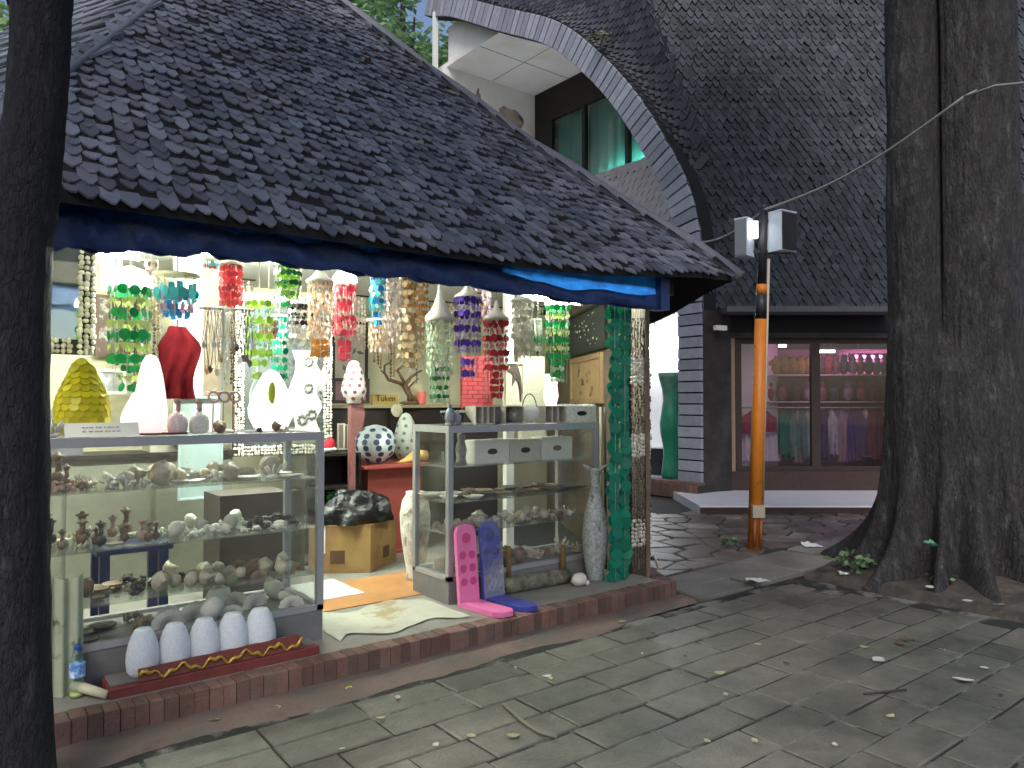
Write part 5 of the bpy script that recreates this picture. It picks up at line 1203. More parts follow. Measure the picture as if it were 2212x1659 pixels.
def open_box(x0, x1, label, star):
    o = thing('open_box', label, 'box', (pb_((x0 + x1) / 2), 4.1, zc)); xa, xb = pb_(x0), pb_(x1); h = .125; t_ = .007
    m_ = mat('box_frame', (.45, .42, .34), .5, var=.3, vs=30)
    part('bottom', MB().box(xa, xb, 4.05, 4.17, zc, zc + t_), m_, o); part('top', MB().box(xa, xb, 4.05, 4.17, zc + h - t_, zc + h), m_, o)
    part('side', MB().box(xa, xa + t_, 4.05, 4.17, zc + t_, zc + h - t_), m_, o); part('side', MB().box(xb - t_, xb, 4.05, 4.17, zc + t_, zc + h - t_), m_, o)
    part('back', MB().box(xa + t_, xb - t_, 4.16, 4.17, zc + t_, zc + h - t_), mat('box_back', (.07, .06, .05), .6), o)
    if star:
        b = MB(); cc = Vector(((xa + xb) / 2, 4.055, zc + h / 2)); r = min((xb - xa) / 2, h / 2) - .008
        for k in range(8): a = math.pi * k / 8; d = Vector((math.cos(a), 0, math.sin(a))); b.tube([cc - d * r, cc + d * r], .0022, 4)
        part('star_bars', b, m_, o)
    else:
        for f in (.33, .62): part('divider', MB().box(xa + (xb - xa) * f, xa + (xb - xa) * f + .016, 4.055, 4.15, zc + t_, zc + h - t_), m_, o)
open_box(1018, 1060, 'open partitioned shell box without a star on the right case', False); open_box(1082, 1122, 'open box with crossing star bars beside the beaded ball', True); open_box(1168, 1212, 'open partitioned shell box between the beaded ball and tissue box', False)
b = MB(); b.box(pb_(1061), pb_(1081), 4.1, 4.15, zc, zc + .12); b.box(pb_(1063), pb_(1079), 4.09, 4.1, zc + .02, zc + .1); top('grey_block', b, mat('block_grey', (.12, .11, .1), .5, var=.5, vs=30), 'small dark patterned block between the open boxes', 'block')
o, c, R, H = lathe_item('beaded_ball', 1144, 874, 914, 44, 4.12, BALL, mat('pearl_beads', (.68, .66, .6), .35, var=.3, vs=90, bump=.8, bs=140), 'white beaded ball pot with thin arched handle', 'pot', zc); b = MB(); b.tube([c + Vector((R * .9 * math.cos(math.pi * i / 10), 0, H * .75 + .11 * math.sin(math.pi * i / 10))) for i in range(11)], .004, 6); part('handle', b, m_wood, o)
tx = thing('tissue_box', 'white shell-covered tissue box with black oval slot', 'tissue box', (pb_(1247), 4.1, zc)); xa, xb = pb_(1216), pb_(1280)
part('box', MB().cbox(xa, xb, 4.06, 4.19, zc, zc + .135, .012), mat('tissue_shell', (.66, .63, .55), .45, var=.35, vs=60, bump=.8, bs=90), tx); cxm = (xa + xb) / 2
part('slot', MB().prism([(cxm + .05 * math.cos(6.2832 * i / 16) , 4.0585, zc + .068 + .018 * math.sin(6.2832 * i / 16)) for i in range(16)], (0, -.003, 0)), mat('slot_black', (.01, .01, .01), .9), tx)
b = MB()
for k in range(60): b.blob((U(xa, xb), 4.06, zc + U(.006, .13)), (.007, .004, .006), 5, 3)
for k in range(40): b.blob((U(xa + .01, xb - .01), U(4.07, 4.18), zc + .135), (.007, .006, .004), 5, 3)
part('shells', b, m_shw, tx, kind='stuff')
b = MB(); p = on_y(1002, 872, 4.3); b.lathe([(.03, 0), (.036, .04), (.02, .05)], (p.x, 4.3, zc), 10); 
for k in range(7): b.blob((p.x + U(-.035, .035), 4.3 + U(-.02, .02), zc + U(.06, .1)), (.018, .012, .02), 6, 4, amp=.5, seed=k)
top('wooden_flower', b, mat('wood_flower', (.14, .06, .03), .6), 'little brown wooden flower pot at the back of the right case', 'ornament')
b = MB(); p = on_y(1190, 800, 4.32); b.lathe([(.045, 0), (.03, .02), (.035, .1), (.06, .2), (.05, .28), (.06, .36), (.03, .37)], (p.x, 4.32, zc), 14); top('white_urn', b, m_lit, 'lit white twisted urn lamp behind the partitioned boxes', 'lamp')
b = MB(); p = on_y(1150, 800, 4.9); b.box(p.x - .12, p.x + .14, 4.9, 4.95, 1.0, on_y(1150, 770, 4.9).z); top('honeycomb_board', b, mat('honeycomb', (.52, .5, .36), .5, var=.4, vs=60, bump=.5, bs=80), 'cream honeycomb-textured board behind the dolphin picture', 'board')
b = MB(); p = on_y(1108, 770, 4.9); b.box(p.x - .03, p.x + .05, 4.95, 5.0, FL, 2.45); top('white_post', b, m_white, 'slender white post beside the dolphin picture', 'post')
# boxes inside right case
for k, (x0, x1, y0) in enumerate(((1026, 1100, 952), (1101, 1168, 950), (1170, 1236, 945))):
    xa, xb = on_y(x0, 980, 4.08).x, on_y(x1, 980, 4.08).x; z0 = .986; z1 = on_y(x0, y0, 4.08).z
    o = thing('tissue_box', ['white tissue box with black oval on the top shelf beside the small statue', 'middle cream tissue box with black oval on the top shelf', 'white tissue box with brown oval on the top shelf'][k], 'tissue box', ((xa + xb) / 2, 4.14, z0), 'tissue boxes in the right case')
    part('box', MB().cbox(xa, xb, 4.08, 4.2, z0, z1, .006), mat('tb_%d' % k, ((.66, .64, .58), (.5, .47, .38), (.62, .6, .52))[k], .5, var=.15, vs=60), o); cc = ((xa + xb) / 2, (z0 + z1) / 2)
    part('slot', MB().prism([(cc[0] + .042 * math.cos(6.2832 * i / 16), 4.079, cc[1] + .02 * math.sin(6.2832 * i / 16)) for i in range(16)], (0, -.003, 0)), mat('tslot_%d' % (k == 2), (.2, .13, .08) if k == 2 else (.02, .018, .015), .9), o)
b = MB(); p = on_y(996, 990, 4.12); b.lathe([(.04, 0), (.035, .03), (.03, .04), (.04, .1), (.03, .14), (.02, .16), (.028, .19), (.02, .22)], (p.x, 4.12, .986), 12); top('statue', b, mat('statue_grey', (.2, .18, .17), .5, var=.5, vs=40), 'small grey statue on the top shelf of the right case', 'statue')
# ================================================================== IN FRONT OF THE CASES
# folding game boards
def board(xt, col, pit_shade, label, dx):
    fp = on_z(xt, 1262 if dx == 0 else 1255, FL); o = thing('game_board', label, 'game board', fp, 'folding game boards')
    m_ = mat('plastic_' + label[:5], col, .3, var=.08, vs=10); m_pitshade = mat('pit_' + label[:5], pit_shade, .35)
    w = .075; th = .03; x0 = on_y(xt, 1250, 3.9).x; yb = 3.9
    L = .50; lean = .11
    pr = [(-w, 0), (w, 0), (w, L - .05), (w * .8, L - .015), (w * .4, L), (-w * .4, L), (-w * .8, L - .015), (-w, L - .05)]
    ex = Vector((1, 0, 0)); ez = Vector((0, lean, 1)).normalized(); n = ex.cross(ez) ; M = frameM(Vector((x0, yb, FL + .005)), ex, ez, n)
    part('upright_half', MB().prism([M @ Vector((p_[0], p_[1], 0)) for p_ in pr], n * th), m_, o)
    def pit(px_, py_, r, Mq, par=None):
        b = MB(); pts = [Mq @ Vector((px_ + r * math.cos(6.2832 * i / 16), py_ + r * math.sin(6.2832 * i / 16), th + .0015)) for i in range(16)]; inn = [Mq @ Vector((px_ + r * .86 * math.cos(6.2832 * i / 16), py_ + r * .86 * math.sin(6.2832 * i / 16), th + .001)) for i in range(16)]
        cc = Mq @ Vector((px_, py_, th - .016)); b.add(pts + inn + [cc], [(i, (i + 1) % 16, 16 + (i + 1) % 16, 16 + i) for i in range(16)], True); b.add(inn + [Mq @ Vector((px_ + r * .5 * math.cos(6.2832 * i / 16), py_ + r * .5 * math.sin(6.2832 * i / 16), th + .0005)) for i in range(16)], [(i, (i + 1) % 16, 16 + (i + 1) % 16, 16 + i) for i in range(16)] + [tuple(range(16, 32))], True); part('pit', b, m_pitshade, o)  # flat disc; the shade of the hollow is put into its colour
        b = MB(); b.tube([Mq @ Vector((px_ + r * math.cos(6.2832 * i / 20), py_ + r * math.sin(6.2832 * i / 20), th + .001)) for i in range(21)], .0032, 6); part('pit_rim', b, m_, o)
    pit(0, L * .83, .036, M)
    for r in range(3):
        for sx in (-1, 1): pit(sx * w * .47, L * (.62 - .165 * r), .028, M)
    M2 = frameM(Vector((x0, yb - .02, FL + .002)), ex, Vector((.12, -1, 0)).normalized(), ZV)
    L2 = .35; pr2 = [(-w, 0), (w, 0), (w, L2 - .05), (w * .5, L2), (-w * .5, L2), (-w, L2 - .05)]
    part('flat_half', MB().prism([M2 @ Vector((p_[0], p_[1], 0)) for p_ in pr2][::-1], Vector((0, 0, th))), m_, o)
    return o, M
board(1010, (.7, .17, .36), (.5, .06, .19), 'pink plastic folding game board leaning on the right case', 0)
ob2, Mb = board(1062, (.05, .06, .3), (.02, .025, .15), 'blue plastic folding game board in crinkled wrap leaning on the right case', 1)
b = MB()
m_wrap = mat('clear_wrap', (.9, .9, .97), .12, kind='glass', trans=.16)
b.grid(lambda u, v: Mb @ Vector(((u - .5) * .165, v * .53, .04 + .009 * mnoise.noise(Vector((u * 9, v * 22, 0))))), 30, 60); part('plastic_wrap', b, m_wrap, ob2)
# bamboo/stone trough with twisted wires, white shell, fish-tail vase, hooks
lg_ = thing('log_trough', 'mottled grey-green hollow log trough before the right case', 'trough', on_z(1165, 1285, FL)); pa = on_z(1098, 1288, FL) + Vector((0, .06, .055)); pb2 = on_z(1236, 1262, FL) + Vector((0, .05, .05))
m_log = mat('log_mossy', (.1, .095, .06), .8, var=.6, vs=18, bump=.6, bs=40, col2=(.2, .19, .14), c2s=10)
b = MB(); b.tube([pa.lerp(pb2, i / 6) for i in range(7)], [.058, .06, .058, .057, .056, .054, .05], 12, wob=.06); part('log', b, m_log, lg_)
for (f, hgt) in ((.08, .2), (.93, .16)):
    b = MB(); p_ = pa.lerp(pb2, f); b.tube([p_ + ZV * .03, p_ + ZV * (.06 + hgt)], [.024, .016], 8, wob=.2); part('upright', b, mat('bark_gold', (.14, .09, .03), .8, var=.5, vs=20), lg_)
for k in range(3):
    b = MB(); b.tube([pa.lerp(pb2, .1) + ZV * (.075 + .016 * k) + Vector((0, .03, 0)), pa.lerp(pb2, .92) + ZV * (.08 + .016 * k) + Vector((0, .03, 0))], .006, 6); part('rod', b, m_alu, lg_)
p = on_z(1257, 1268, FL); b = MB(); b.blob(p + Vector((0, .03, .045)), (.062, .05, .046), 14, 9, amp=.12); b.blob(p + Vector((.05, .0, .02)), (.02, .02, .02), 8, 5); top('cowrie_shell', b, mat('cowrie', (.62, .58, .48), .35, var=.1), 'smooth cream egg-shaped shell at the foot of the fish-tail vase', 'shell')
p = on_z(1286, 1254, FL); t = depth(p) / FPX; fv = thing('fishtail_vase', 'tall grey mosaic vase shaped like an upright fish', 'vase', p); H = on_y(1286, 1004, p.y).z - FL
prof = [(.56, 0), (.62, .02), (.78, .12), (.96, .28), (1, .4), (.92, .52), (.7, .64), (.46, .74), (.34, .82), (.33, .88), (.4, .94), (.5, .97)]
R = 31 * t; b = MB(); b.lathe([(r * R, h * H) for r, h in prof], p, 24, sy=.8); part('body', b, mat('mosaic_grey', (.32, .34, .32), .4, var=.75, vs=48, bump=.6, bs=60, col2=(.09, .09, .085), c2s=9, c2r=(.58, .63)), fv)
for s_ in (-1, 1):
    b = MB(); b.tube([p + Vector((s_ * R * .3 * .7, -s_ * R * .2, H * .95)), p + Vector((s_ * R * .85 * .79, -s_ * R * .85 * .61, H * 1.0))], [.022, .006], 8); part('tail_tip', b, MATS['mosaic_grey'], fv)
for k in range(2):
    p = on_z(1385 + 18 * k, 1232 - 4 * k, FL); b = MB(); b.tube([p + Vector((-.03, .0, .012)), p + Vector((.0, .0, .09)), p + Vector((.03, -.02, .1)), p + Vector((.05, -.04, .012))], .011, 7); top('antler_hook', b, mat('bone', (.4, .36, .28), .5, var=.3), 'curved bone-like hook on the step corner', 'ornament', 'curved hooks on the step corner')
for k, x in enumerate((1300, 1309)):
    p = on_z(x, 1232, FL); q = MB(); q.tube([p + ZV * .01, on_y(x - 3, 880, p.y + .06)], .011, 6); top('wooden_rod', q, m_wood if k else mat('pale_rod', (.3, .27, .2), .6), ['pale rod leaning at the end of the right case', 'dark rod leaning at the end of the right case'][k], 'rod')
# foam cones on a carved dragon tray
SP = on_z(250, 1478, FL); 
ty0, ty1 = 3.61, 3.79; tx0 = on_y(235, 1480, 3.62).x; tx1 = on_y(688, 1395, 3.62).x
bs_ = thing('plank_base', 'dark red painted plank along the foot of the long case', 'plank', ((tx0 + tx1) / 2, 3.7, FL)); part('plank', MB().cbox(tx0, tx1, ty0, ty1, FL + .001, FL + .045, .005), mat('plank_red', (.16, .035, .03), .6, var=.3, vs=10), bs_)
part('grey_top', MB().box(tx0 + .01, tx1 - .005, ty0 + .035, ty1, FL + .0455, FL + .052), mat('plank_grey', (.16, .15, .14), .7, var=.2), bs_)
xa = on_y(300, 1460, 3.62).x; xb = on_y(655, 1385, 3.62).x
dt = thing('dragon_carving', 'carved red and gold dragon strip before the foam cones', 'carving', ((xa + xb) / 2, 3.6, FL + .05)); part('strip', MB().prism([(xa, 3.612, FL + .05), (xb, 3.612, FL + .05), (xb - .02, 3.63, FL + .115), (xa, 3.63, FL + .1)], (0, .012, 0)), mat('carve_red', (.14, .03, .02), .5, var=.3, vs=20), dt)
b = MB(); n = 60; b.tube([(xa + (xb - xa) * i / n, 3.613, FL + .075 + .016 * math.sin(i * .55) + .01 * math.sin(i * 1.4)) for i in range(n + 1)], [.008 + .003 * math.sin(i * .8) for i in range(n + 1)], 6); part('dragon', b, mat('gold_paint', (.45, .28, .05), .35, metal=.5, var=.3, vs=30), dt)
m_foam = mat('foam_white', (.6, .63, .66), .9, var=.16, vs=90, bump=.7, bs=150, bdist=.004)
CONE = [(.78, 0), (.93, .1), (1, .28), (.98, .45), (.88, .65), (.7, .85), (.52, .97), (.44, 1)]
for k, (x, y0) in enumerate(((309, 1358), (377, 1347), (441, 1336), (502, 1325), (561, 1315))):
    cxw = on_y(x, 1400, 3.71).x; zt4 = on_y(x, y0, 3.71).z; t = depth(on_y(x, 1400, 3.71)) / FPX
    b = MB(); b.lathe([(r * 34 * t, h * (zt4 - FL - .053)) for r, h in CONE], (cxw, 3.71, FL + .053), 24); top('foam_cone', b, m_foam, 'white foam cone with flat top in the row behind the dragon carving', 'foam cone', 'row of white foam cones')
# water bottles, bamboo piece, plastic sheet
m_pet = mat('clear_bottle', (.82, .93, .93), .03, kind='glass', trans=.06); m_lab = mat('bottle_label', (.1, .25, .6), .4, var=.3, vs=30, col2=(.6, .7, .8), c2s=30); m_cap = mat('bottle_cap', (.02, .06, .3), .4)
for k, (x, y) in enumerate(((166, 1506), (147, 1478))):
    p = on_z(x, y, FL); o = thing('water_bottle', ['clear water bottle with blue label and cap standing in front', 'second blue-capped water bottle tucked behind the other'][k], 'bottle', p, 'water bottles on the step'); r = .031
    b = MB(); b.lathe([(r * .8, 0), (r, .01), (r, .07), (r * .94, .08), (r, .09), (r, .15), (r * .75, .18), (r * .42, .2), (r * .4, .205)], p, 18); part('body', b, m_pet, o)
    b = MB(); b.lathe([(r * 1.015, .09), (r * 1.02, .092), (r * 1.02, .148), (r * 1.015, .15)], p, 18); part('label', b, m_lab, o); b = MB(); b.lathe([(r * .45, .2055), (r * .46, .21), (r * .46, .222), (r * .4, .225)], p, 14); part('cap', b, m_cap, o)
    b = MB(); b.lathe([(r * .7, .003), (r * .92, .012), (r * .92, .018), (r * .6, .022)], p, 14); part('tint', b, mat('bottle_yellow', (.6, .62, .2), .4), o)
p = on_z(232, 1512, FL); b = MB(); b.tube([p + Vector((0, 0, .02)), p + Vector((-.11, .13, .05))], [.018, .024], 12); top('bamboo_piece', b, mat('bamboo', (.5, .47, .32), .5, var=.2, vs=14), 'short pale bamboo piece lying beside the water bottles', 'bamboo')
a = on_y(112, 1250, 3.79); c = on_y(180, 1440, 3.79); b = MB(); b.grid(lambda u, v: Vector((a.x + (c.x - a.x) * u, 3.78 + .012 * math.sin(u * 14) + .03 * v, FL + .002 + (a.z - .02 * math.sin(u * 3) - FL) * v)), 20, 14); b.grid(lambda u, v: Vector((a.x + (c.x - a.x) * u, 3.785 + .012 * math.sin(u * 14) + .03 * v, FL + .002 + (a.z - .02 * math.sin(u * 3) - FL) * v)), 20, 14, flip=True)
top('plastic_sheet', b, mat('milky_sheet', (.5, .55, .4), .4, kind='thin', trans=.4, var=.15, vs=6, col2=(.12, .2, .12), c2s=5, c2r=(.58, .64)), 'milky plastic sheet leaning on the long case behind the bottles', 'sheet')

# low grey storage cabinet seen through the long case, bead curtains on the back wall
sc_ = thing('storage_cabinet', 'low grey-green storage cabinet behind the long case', 'cabinet', (.9, 5.75, FL)); m_stor = mat('storage_grey', (.2, .2, .155), .6, var=.2, vs=5)
part('body', MB().box(-.4, 1.75, 5.6, 6.0, FL, 1.02), m_stor, sc_); part('top', MB().box(-.43, 1.78, 5.57, 6.03, 1.021, 1.05), m_side, sc_)
for k in range(4): part('door', MB().box(-.38 + .535 * k, .13 + .535 * k, 5.585, 5.599, FL + .04, .98), m_stor, sc_)
for k, (x, w, h, cc, lab) in enumerate(((.15, .3, .22, (.3, .22, .12), 'tan cardboard box on the storage cabinet'), (.55, .24, .3, (.12, .12, .13), 'charcoal box on the storage cabinet'), (1.2, .34, .2, (.4, .38, .3), 'pale cream box on the storage cabinet'))):
    b = MB(); b.cbox(x, x + w, 5.65, 5.9, 1.051, 1.051 + h, .006); top('storage_box', b, mat('sbox_%d' % k, cc, .7, var=.2), lab, 'box')
def curtain(x0, x1, Y, zb, ms, label, n):
    o = thing('bead_curtain', label, 'bead curtain', ((x0 + x1) / 2, Y, zb)); b = MB(); b.tube([(x0 - .03, Y, CEIL - .03), (x1 + .03, Y, CEIL - .03)], .008, 6); part('rod', b, m_wood, o)
    for i in range(n):
        x = x0 + (x1 - x0) * (i + U(-.25, .25)) / (n - 1); b = MB(); z = CEIL - .04; e = zb + U(0, .35); 
        b.tube([(x, Y, z), (x, Y, e)], .0015, 4)
        while z > e:
            s_ = U(.008, .02); b.blob((x + U(-.004, .004), Y, z - s_), (s_ * .8, s_ * .8, s_), 6, 4, amp=.3, seed=z * 5 + i); z -= s_ * 2.2
        part('strand', b, ms[i % len(ms)], o)
xx = lambda p: on_y(p, 700, 6.9).x
curtain(xx(268), xx(345), 6.85, 1.35, [m_shb, tan, m_shw], 'brown and cream bead curtain behind the emerald mobile', 12)
curtain(xx(700), xx(790), 6.9, 1.9, [ppk, m_shw, peach], 'short pale pink bead curtain over the leaf picture', 12)
curtain(xx(800), xx(930), 6.8, 1.6, [tan, m_shb, amb, m_shw], 'wide tan bead curtain behind the driftwood tree', 20)
curtain(xx(935), xx(1080), 6.75, 1.75, [m_shw, ppk, tan], 'wide whitish bead curtain behind the purple mobile', 20)
curtain(xx(1085), xx(1180), 6.4, 1.5, [m_shw, pgr, m_shb], 'grey green bead curtain near the side wall', 14)
curtain(xx(440), xx(520), 6.6, 1.5, [m_shw, m_shb], 'dark and white bead curtain behind the necklaces', 12)
# ================================================================== ORANGE POLE WITH BOXES
PB = on_z(1630, 1186, 0); pdep = depth(PB); pt_ = pdep / FPX
po = thing('lamp_pole', 'orange and black banded steel pole standing on the crazy paving', 'pole', PB)
def pole_pt(y):
    f = (1186 - y) / 736.; return at(1630 + 20 * f, y, pdep + .02)
m_or = mat('orange_paint', (.62, .2, .02), .45, var=.15, vs=10, col2=(.16, .06, .03), c2s=13, c2r=(.62, .68)); m_blkp = mat('black_paint', (.025, .026, .032), .45, var=.2, vs=8)
for (ya, yb, r0, r1, m_, nm) in ((1190, 690, 15.5, 12.5, m_or, 'orange_section'), (690, 637, 12.5, 11.5, m_blkp, 'black_band'), (637, 615, 11.5, 11, m_or, 'orange_band'), (615, 452, 9.5, 9, m_blkp, 'top_section')):
    b = MB(); a = pole_pt(ya); c = pole_pt(yb); b.tube([a, c], [r0 * pt_, r1 * pt_], 18); part(nm, b, m_, po)
b = MB(); a = pole_pt(1095) + RT * 15 * pt_; c = pole_pt(560) + RT * 13.5 * pt_; b.tube([a, c], 3 * pt_, 8); part('conduit', b, mat('conduit_cream', (.5, .45, .38), .5), po)
b = MB(); c = pole_pt(1103); M = frameM(c, RT, FH, ZV); b.box(-13 * pt_, 13 * pt_, -22 * pt_, -8 * pt_, -13 * pt_, 13 * pt_, M); part('junction_box', b, mat('box_cream', (.42, .38, .28), .5), po)
for dx in (-6, 7):
    b = MB(); b.tube([pole_pt(1116) + RT * dx * pt_ - FH * 16 * pt_, pole_pt(1180) + RT * dx * pt_ - FH * 16 * pt_], 3.5 * pt_, 8); part('cable_guard', b, mat('rust_pipe', (.3, .1, .04), .6, var=.3, vs=20), po)
b = MB(); b.lathe([(9 * pt_, 0), (9 * pt_, 6 * pt_), (5 * pt_, 12 * pt_)], pole_pt(453), 14); part('cap', b, m_blkp, po)
b = MB(); c = pole_pt(545); b.box(-50 * pt_, 60 * pt_, -5 * pt_, 5 * pt_, -4 * pt_, 4 * pt_, frameM(c, RT, FH, ZV)); c = pole_pt(480); b.box(-45 * pt_, 55 * pt_, -5 * pt_, 5 * pt_, -4 * pt_, 4 * pt_, frameM(c, RT, FH, ZV)); part('bracket', b, m_blkp, po)
m_spk = mat('speaker_shell', (.55, .62, .7), .5, var=.05); m_grl = mat('speaker_grille', (.18, .2, .22), .7, var=.2, vs=80)
def speaker(cx, y0, y1, w, d, rot, label, dark):
    c = at(cx, (y0 + y1) / 2, pdep + .0); h = (y1 - y0) * pt_ / 2; M = frameM(c, RT, FH, ZV) @ RZ(rot)
    o = thing('box_speaker', label, 'speaker', c - ZV * h, 'box speakers on the pole')
    part('cabinet', MB().box(-w * pt_, w * pt_, -d * pt_, d * pt_, -h, h, M), m_spk, o)
    part('grille', MB().box(-w * pt_ * .9, w * pt_ * .9, -d * pt_ - .012, -d * pt_ - .001, -h * .94, h * .94, M), mat('shaded_grille', (.02, .02, .025), .8) if dark else m_grl, o)  # second speaker: shade of the side-lit front is put into the grille colour
    part('rim', MB().box(-w * pt_ * 1.04, w * pt_ * 1.04, -d * pt_ - .006, d * pt_ * .9, h, h + .012, M), m_spk, o); return o
speaker(1608, 476, 556, 14, 17, -.75, 'pale grey box speaker with light grille on the orange pole', False)
speaker(1687, 462, 546, 24, 20, .55, 'grey box speaker with shade coloured into its front on the orange pole', True)
b = MB(); c = at(1627, 497, pdep - .07); b.box(-9 * pt_, 9 * pt_, -.02, .02, -18 * pt_, 18 * pt_, frameM(c, RT, FH, ZV)); b.box(-3 * pt_, 3 * pt_, .02, .08, -4 * pt_, 4 * pt_, frameM(c, RT, FH, ZV)); top('flood_lamp', b, mat('flood_glow', (1, .96, 1), kind='emit', strength=2.5), 'small lit white floodlight between the two pole speakers', 'lamp')
# overhead cable
m_cab = mat('cable_grey', (.3, .3, .27), .6)
pts = []
ca = at(1496, 524, 10.6); cb = pole_pt(455) - FH * 12 * pt_; cc_ = at(2082, 210, 5.08)
for i in range(13): f = i / 12; pts.append(ca.lerp(cb, f) - ZV * .1 * math.sin(math.pi * f))
for i in range(1, 17): f = i / 16; pts.append(cb.lerp(cc_, f) - ZV * .1 * math.sin(math.pi * f))
b = MB(); b.tube(pts, .011, 6); b.tube([cc_, at(2110, 195, 5.75)], .009, 6); b.tube([cc_, at(2150, 186, 4.9), at(2230, 178, 4.6), at(2500, 150, 3.8)], .009, 6); top('overhead_cable', b, m_cab, 'grey overhead cable running from the pole top past the big tree', 'cable')
b = MB(); b.tube([at(1748, 472, 10.5), at(1800, 425, 9.6), at(1835, 395, 9.0), at(1960, 290, 6.6)], .004, 5); top('thin_wire', b, m_cab, 'thin slack wire below the overhead cable', 'wire')
b = MB(); c = at(1556, 709, 10.75); M = frameM(c, RT, FH, ZV) @ RZ(.5) ; cc2 = thing('security_camera', 'small white security camera on the dark pier', 'camera', c); part('body', MB().box(-.1, .1, -.035, .035, -.035, .035, M), m_white, cc2); part('arm', MB().box(-.02, .02, .036, .3, -.015, .015, M), m_white, cc2); part('lens', MB().box(.1, .112, -.025, .025, -.025, .025, M), m_blkp, cc2)
# ================================================================== LIT ROOMS OF THE TALL HOUSE
m_cool = mat('cool_tube', (.9, .95, 1), kind='emit', strength=170); m_pinkt = mat('pink_tube', (1, .34, .7), kind='emit', strength=26); m_tealt = mat('teal_tube', (.75, 1, .95), kind='emit', strength=50)
wl = thing('wall_lamp', 'lit wall tube lamp in the white room behind the green vase', 'lamp', (XA + 2.15, 8.6, 2.3))
for k in range(2):
    q = MB(); q.tube([(XA + 2.12, 7.5 + 1.5 * k, 2.45), (XA + 2.12, 8.8 + 1.5 * k, 2.45)], .022, 10); part('tube', q, m_cool, wl)
    q = MB(); q.box(XA + 2.17, XA + 2.198, 7.45 + 1.5 * k, 8.85 + 1.5 * k, 2.41, 2.49); part('housing', q, m_fix, wl)
tube_lamp((12.35, 8.4, 6.55), (12.35, 11.6, 6.55), 'lit tube lamp behind the teal upstairs curtains', m_tealt, False)
pq = sf(1790, 2.22, 11.9); tube_lamp(pq - RT * .25, pq + RT * .1, 'lit pink tube lamp in the clothes shop behind the mullion', m_pinkt, True, 2.5)
pq = sf(1890, 2.16, 12.3); tube_lamp(pq - RT * .4, pq + RT * .45, 'long lit pink tube lamp over the clothes shelves', m_pinkt, True, 2.5)
pq = sf(1690, 2.3, 11.8); tube_lamp(pq - RT * .06, pq + RT * .06, 'short lit tube lamp over the plush toys', m_pinkt, True, 2.5)
# green vase lamp and black goods in the arch
p = on_pl(1452, 1041, Vector((XA + .05, 0, 0)), Vector((1, 0, 0))); gz = .206; gp = Vector((9.35, 0, gz)); d_ = ray(1450, 1000); k_ = (9.2 - 0) / d_.x; gp = Vector((9.2, d_.y * k_, .206)); tg = depth(gp) / FPX
b = MB(); GV = [(.55, 0), (.62, .02), (.6, .1), (.5, .2), (.52, .3), (.68, .42), (.72, .52), (.6, .64), (.5, .74), (.55, .84), (.75, .95), (.82, 1)]
H = at(1450, 806, depth(gp)).z - gz; b.lathe([(r * 34 * tg, h * H) for r, h in GV], gp, 26); top('green_vase', b, mat('green_ceramic', (.02, .2, .12), .35, var=.35, vs=3, col2=(.12, .25, .2), c2s=2), 'tall wavy green floor vase in the white arch opening', 'vase')
for k, (x, y, s_) in enumerate(((1414, 1010, .16), (1424, 985, .12))):
    d_ = ray(x, y); k2 = 9.6 / d_.x; q = Vector((9.6, d_.y * k2, .206 + .22 * k)); b = MB(); b.box(q.x - .2, q.x + .2, q.y - .3, q.y + .12, q.z, q.z + .215); top('black_crate', b, mat('crate_black', (.015, .015, .018), .6), ['black crate on the arch floor beside the green vase', 'black crate stacked on the other beside the green vase'][k], 'crate', 'black crates beside the green vase')
# clothes shop interior
cols = [(.22, .02, .05), (.02, .16, .1), (.35, .33, .26), (.12, .22, .17), (.28, .25, .27), (.05, .03, .1), (.16, .08, .2), (.12, .03, .06), (.06, .035, .08), (.2, .12, .14), (.09, .02, .03), (.3, .25, .2)]
cn = ['burgundy', 'bottle green', 'beige', 'sage green', 'pale grey', 'navy', 'plum', 'wine red', 'dark violet', 'dusty rose', 'dark maroon', 'sand']
b = MB(); b.tube([sf(1592, 1.32, 11.62), sf(1948, 1.32, 11.62)], .012, 8); 
for x in (1600, 1770, 1940): b.tube([sf(x, .12, 11.62), sf(x, 1.32, 11.62)], .012, 8)
top('clothes_rail', b, m_alu, 'long metal clothes rail behind the shop glass', 'rail')
def garment(px_, ci, zb, w, zt_=1.28, t=11.6):
    b = MB(); base = sf(px_, 0, t); ph = U(0, 6)
    def g_(u, v, s):
        x = (u - .5) * w * (.55 + .45 * sstep(0, .14, v)); z = zt_ - .02 * abs(u - .5) * 8 * (1 - v) - (zt_ - zb) * v
        return base + RT * x + FH * (s * .03 + .03 * math.sin(u * 13 + ph) * v) + ZV * z
    b.grid(lambda u, v: g_(u, v, -1), 10, 8); b.grid(lambda u, v: g_(u, v, 1), 10, 8, flip=True); b.tube([base + ZV * (zt_ - .02), base + ZV * (zt_ + .045)], .004, 5)
    return top('garment', b, mat('cloth_' + cn[ci].replace(' ', '_'), cols[ci], .85, var=.3, vs=9), cn[ci] + ' garment hung on the rail of the clothes shop', 'garment', cn[ci] + ' garments on the rail')
garment(1624, 0, .92, .36); garment(1655, 0, .94, .3)
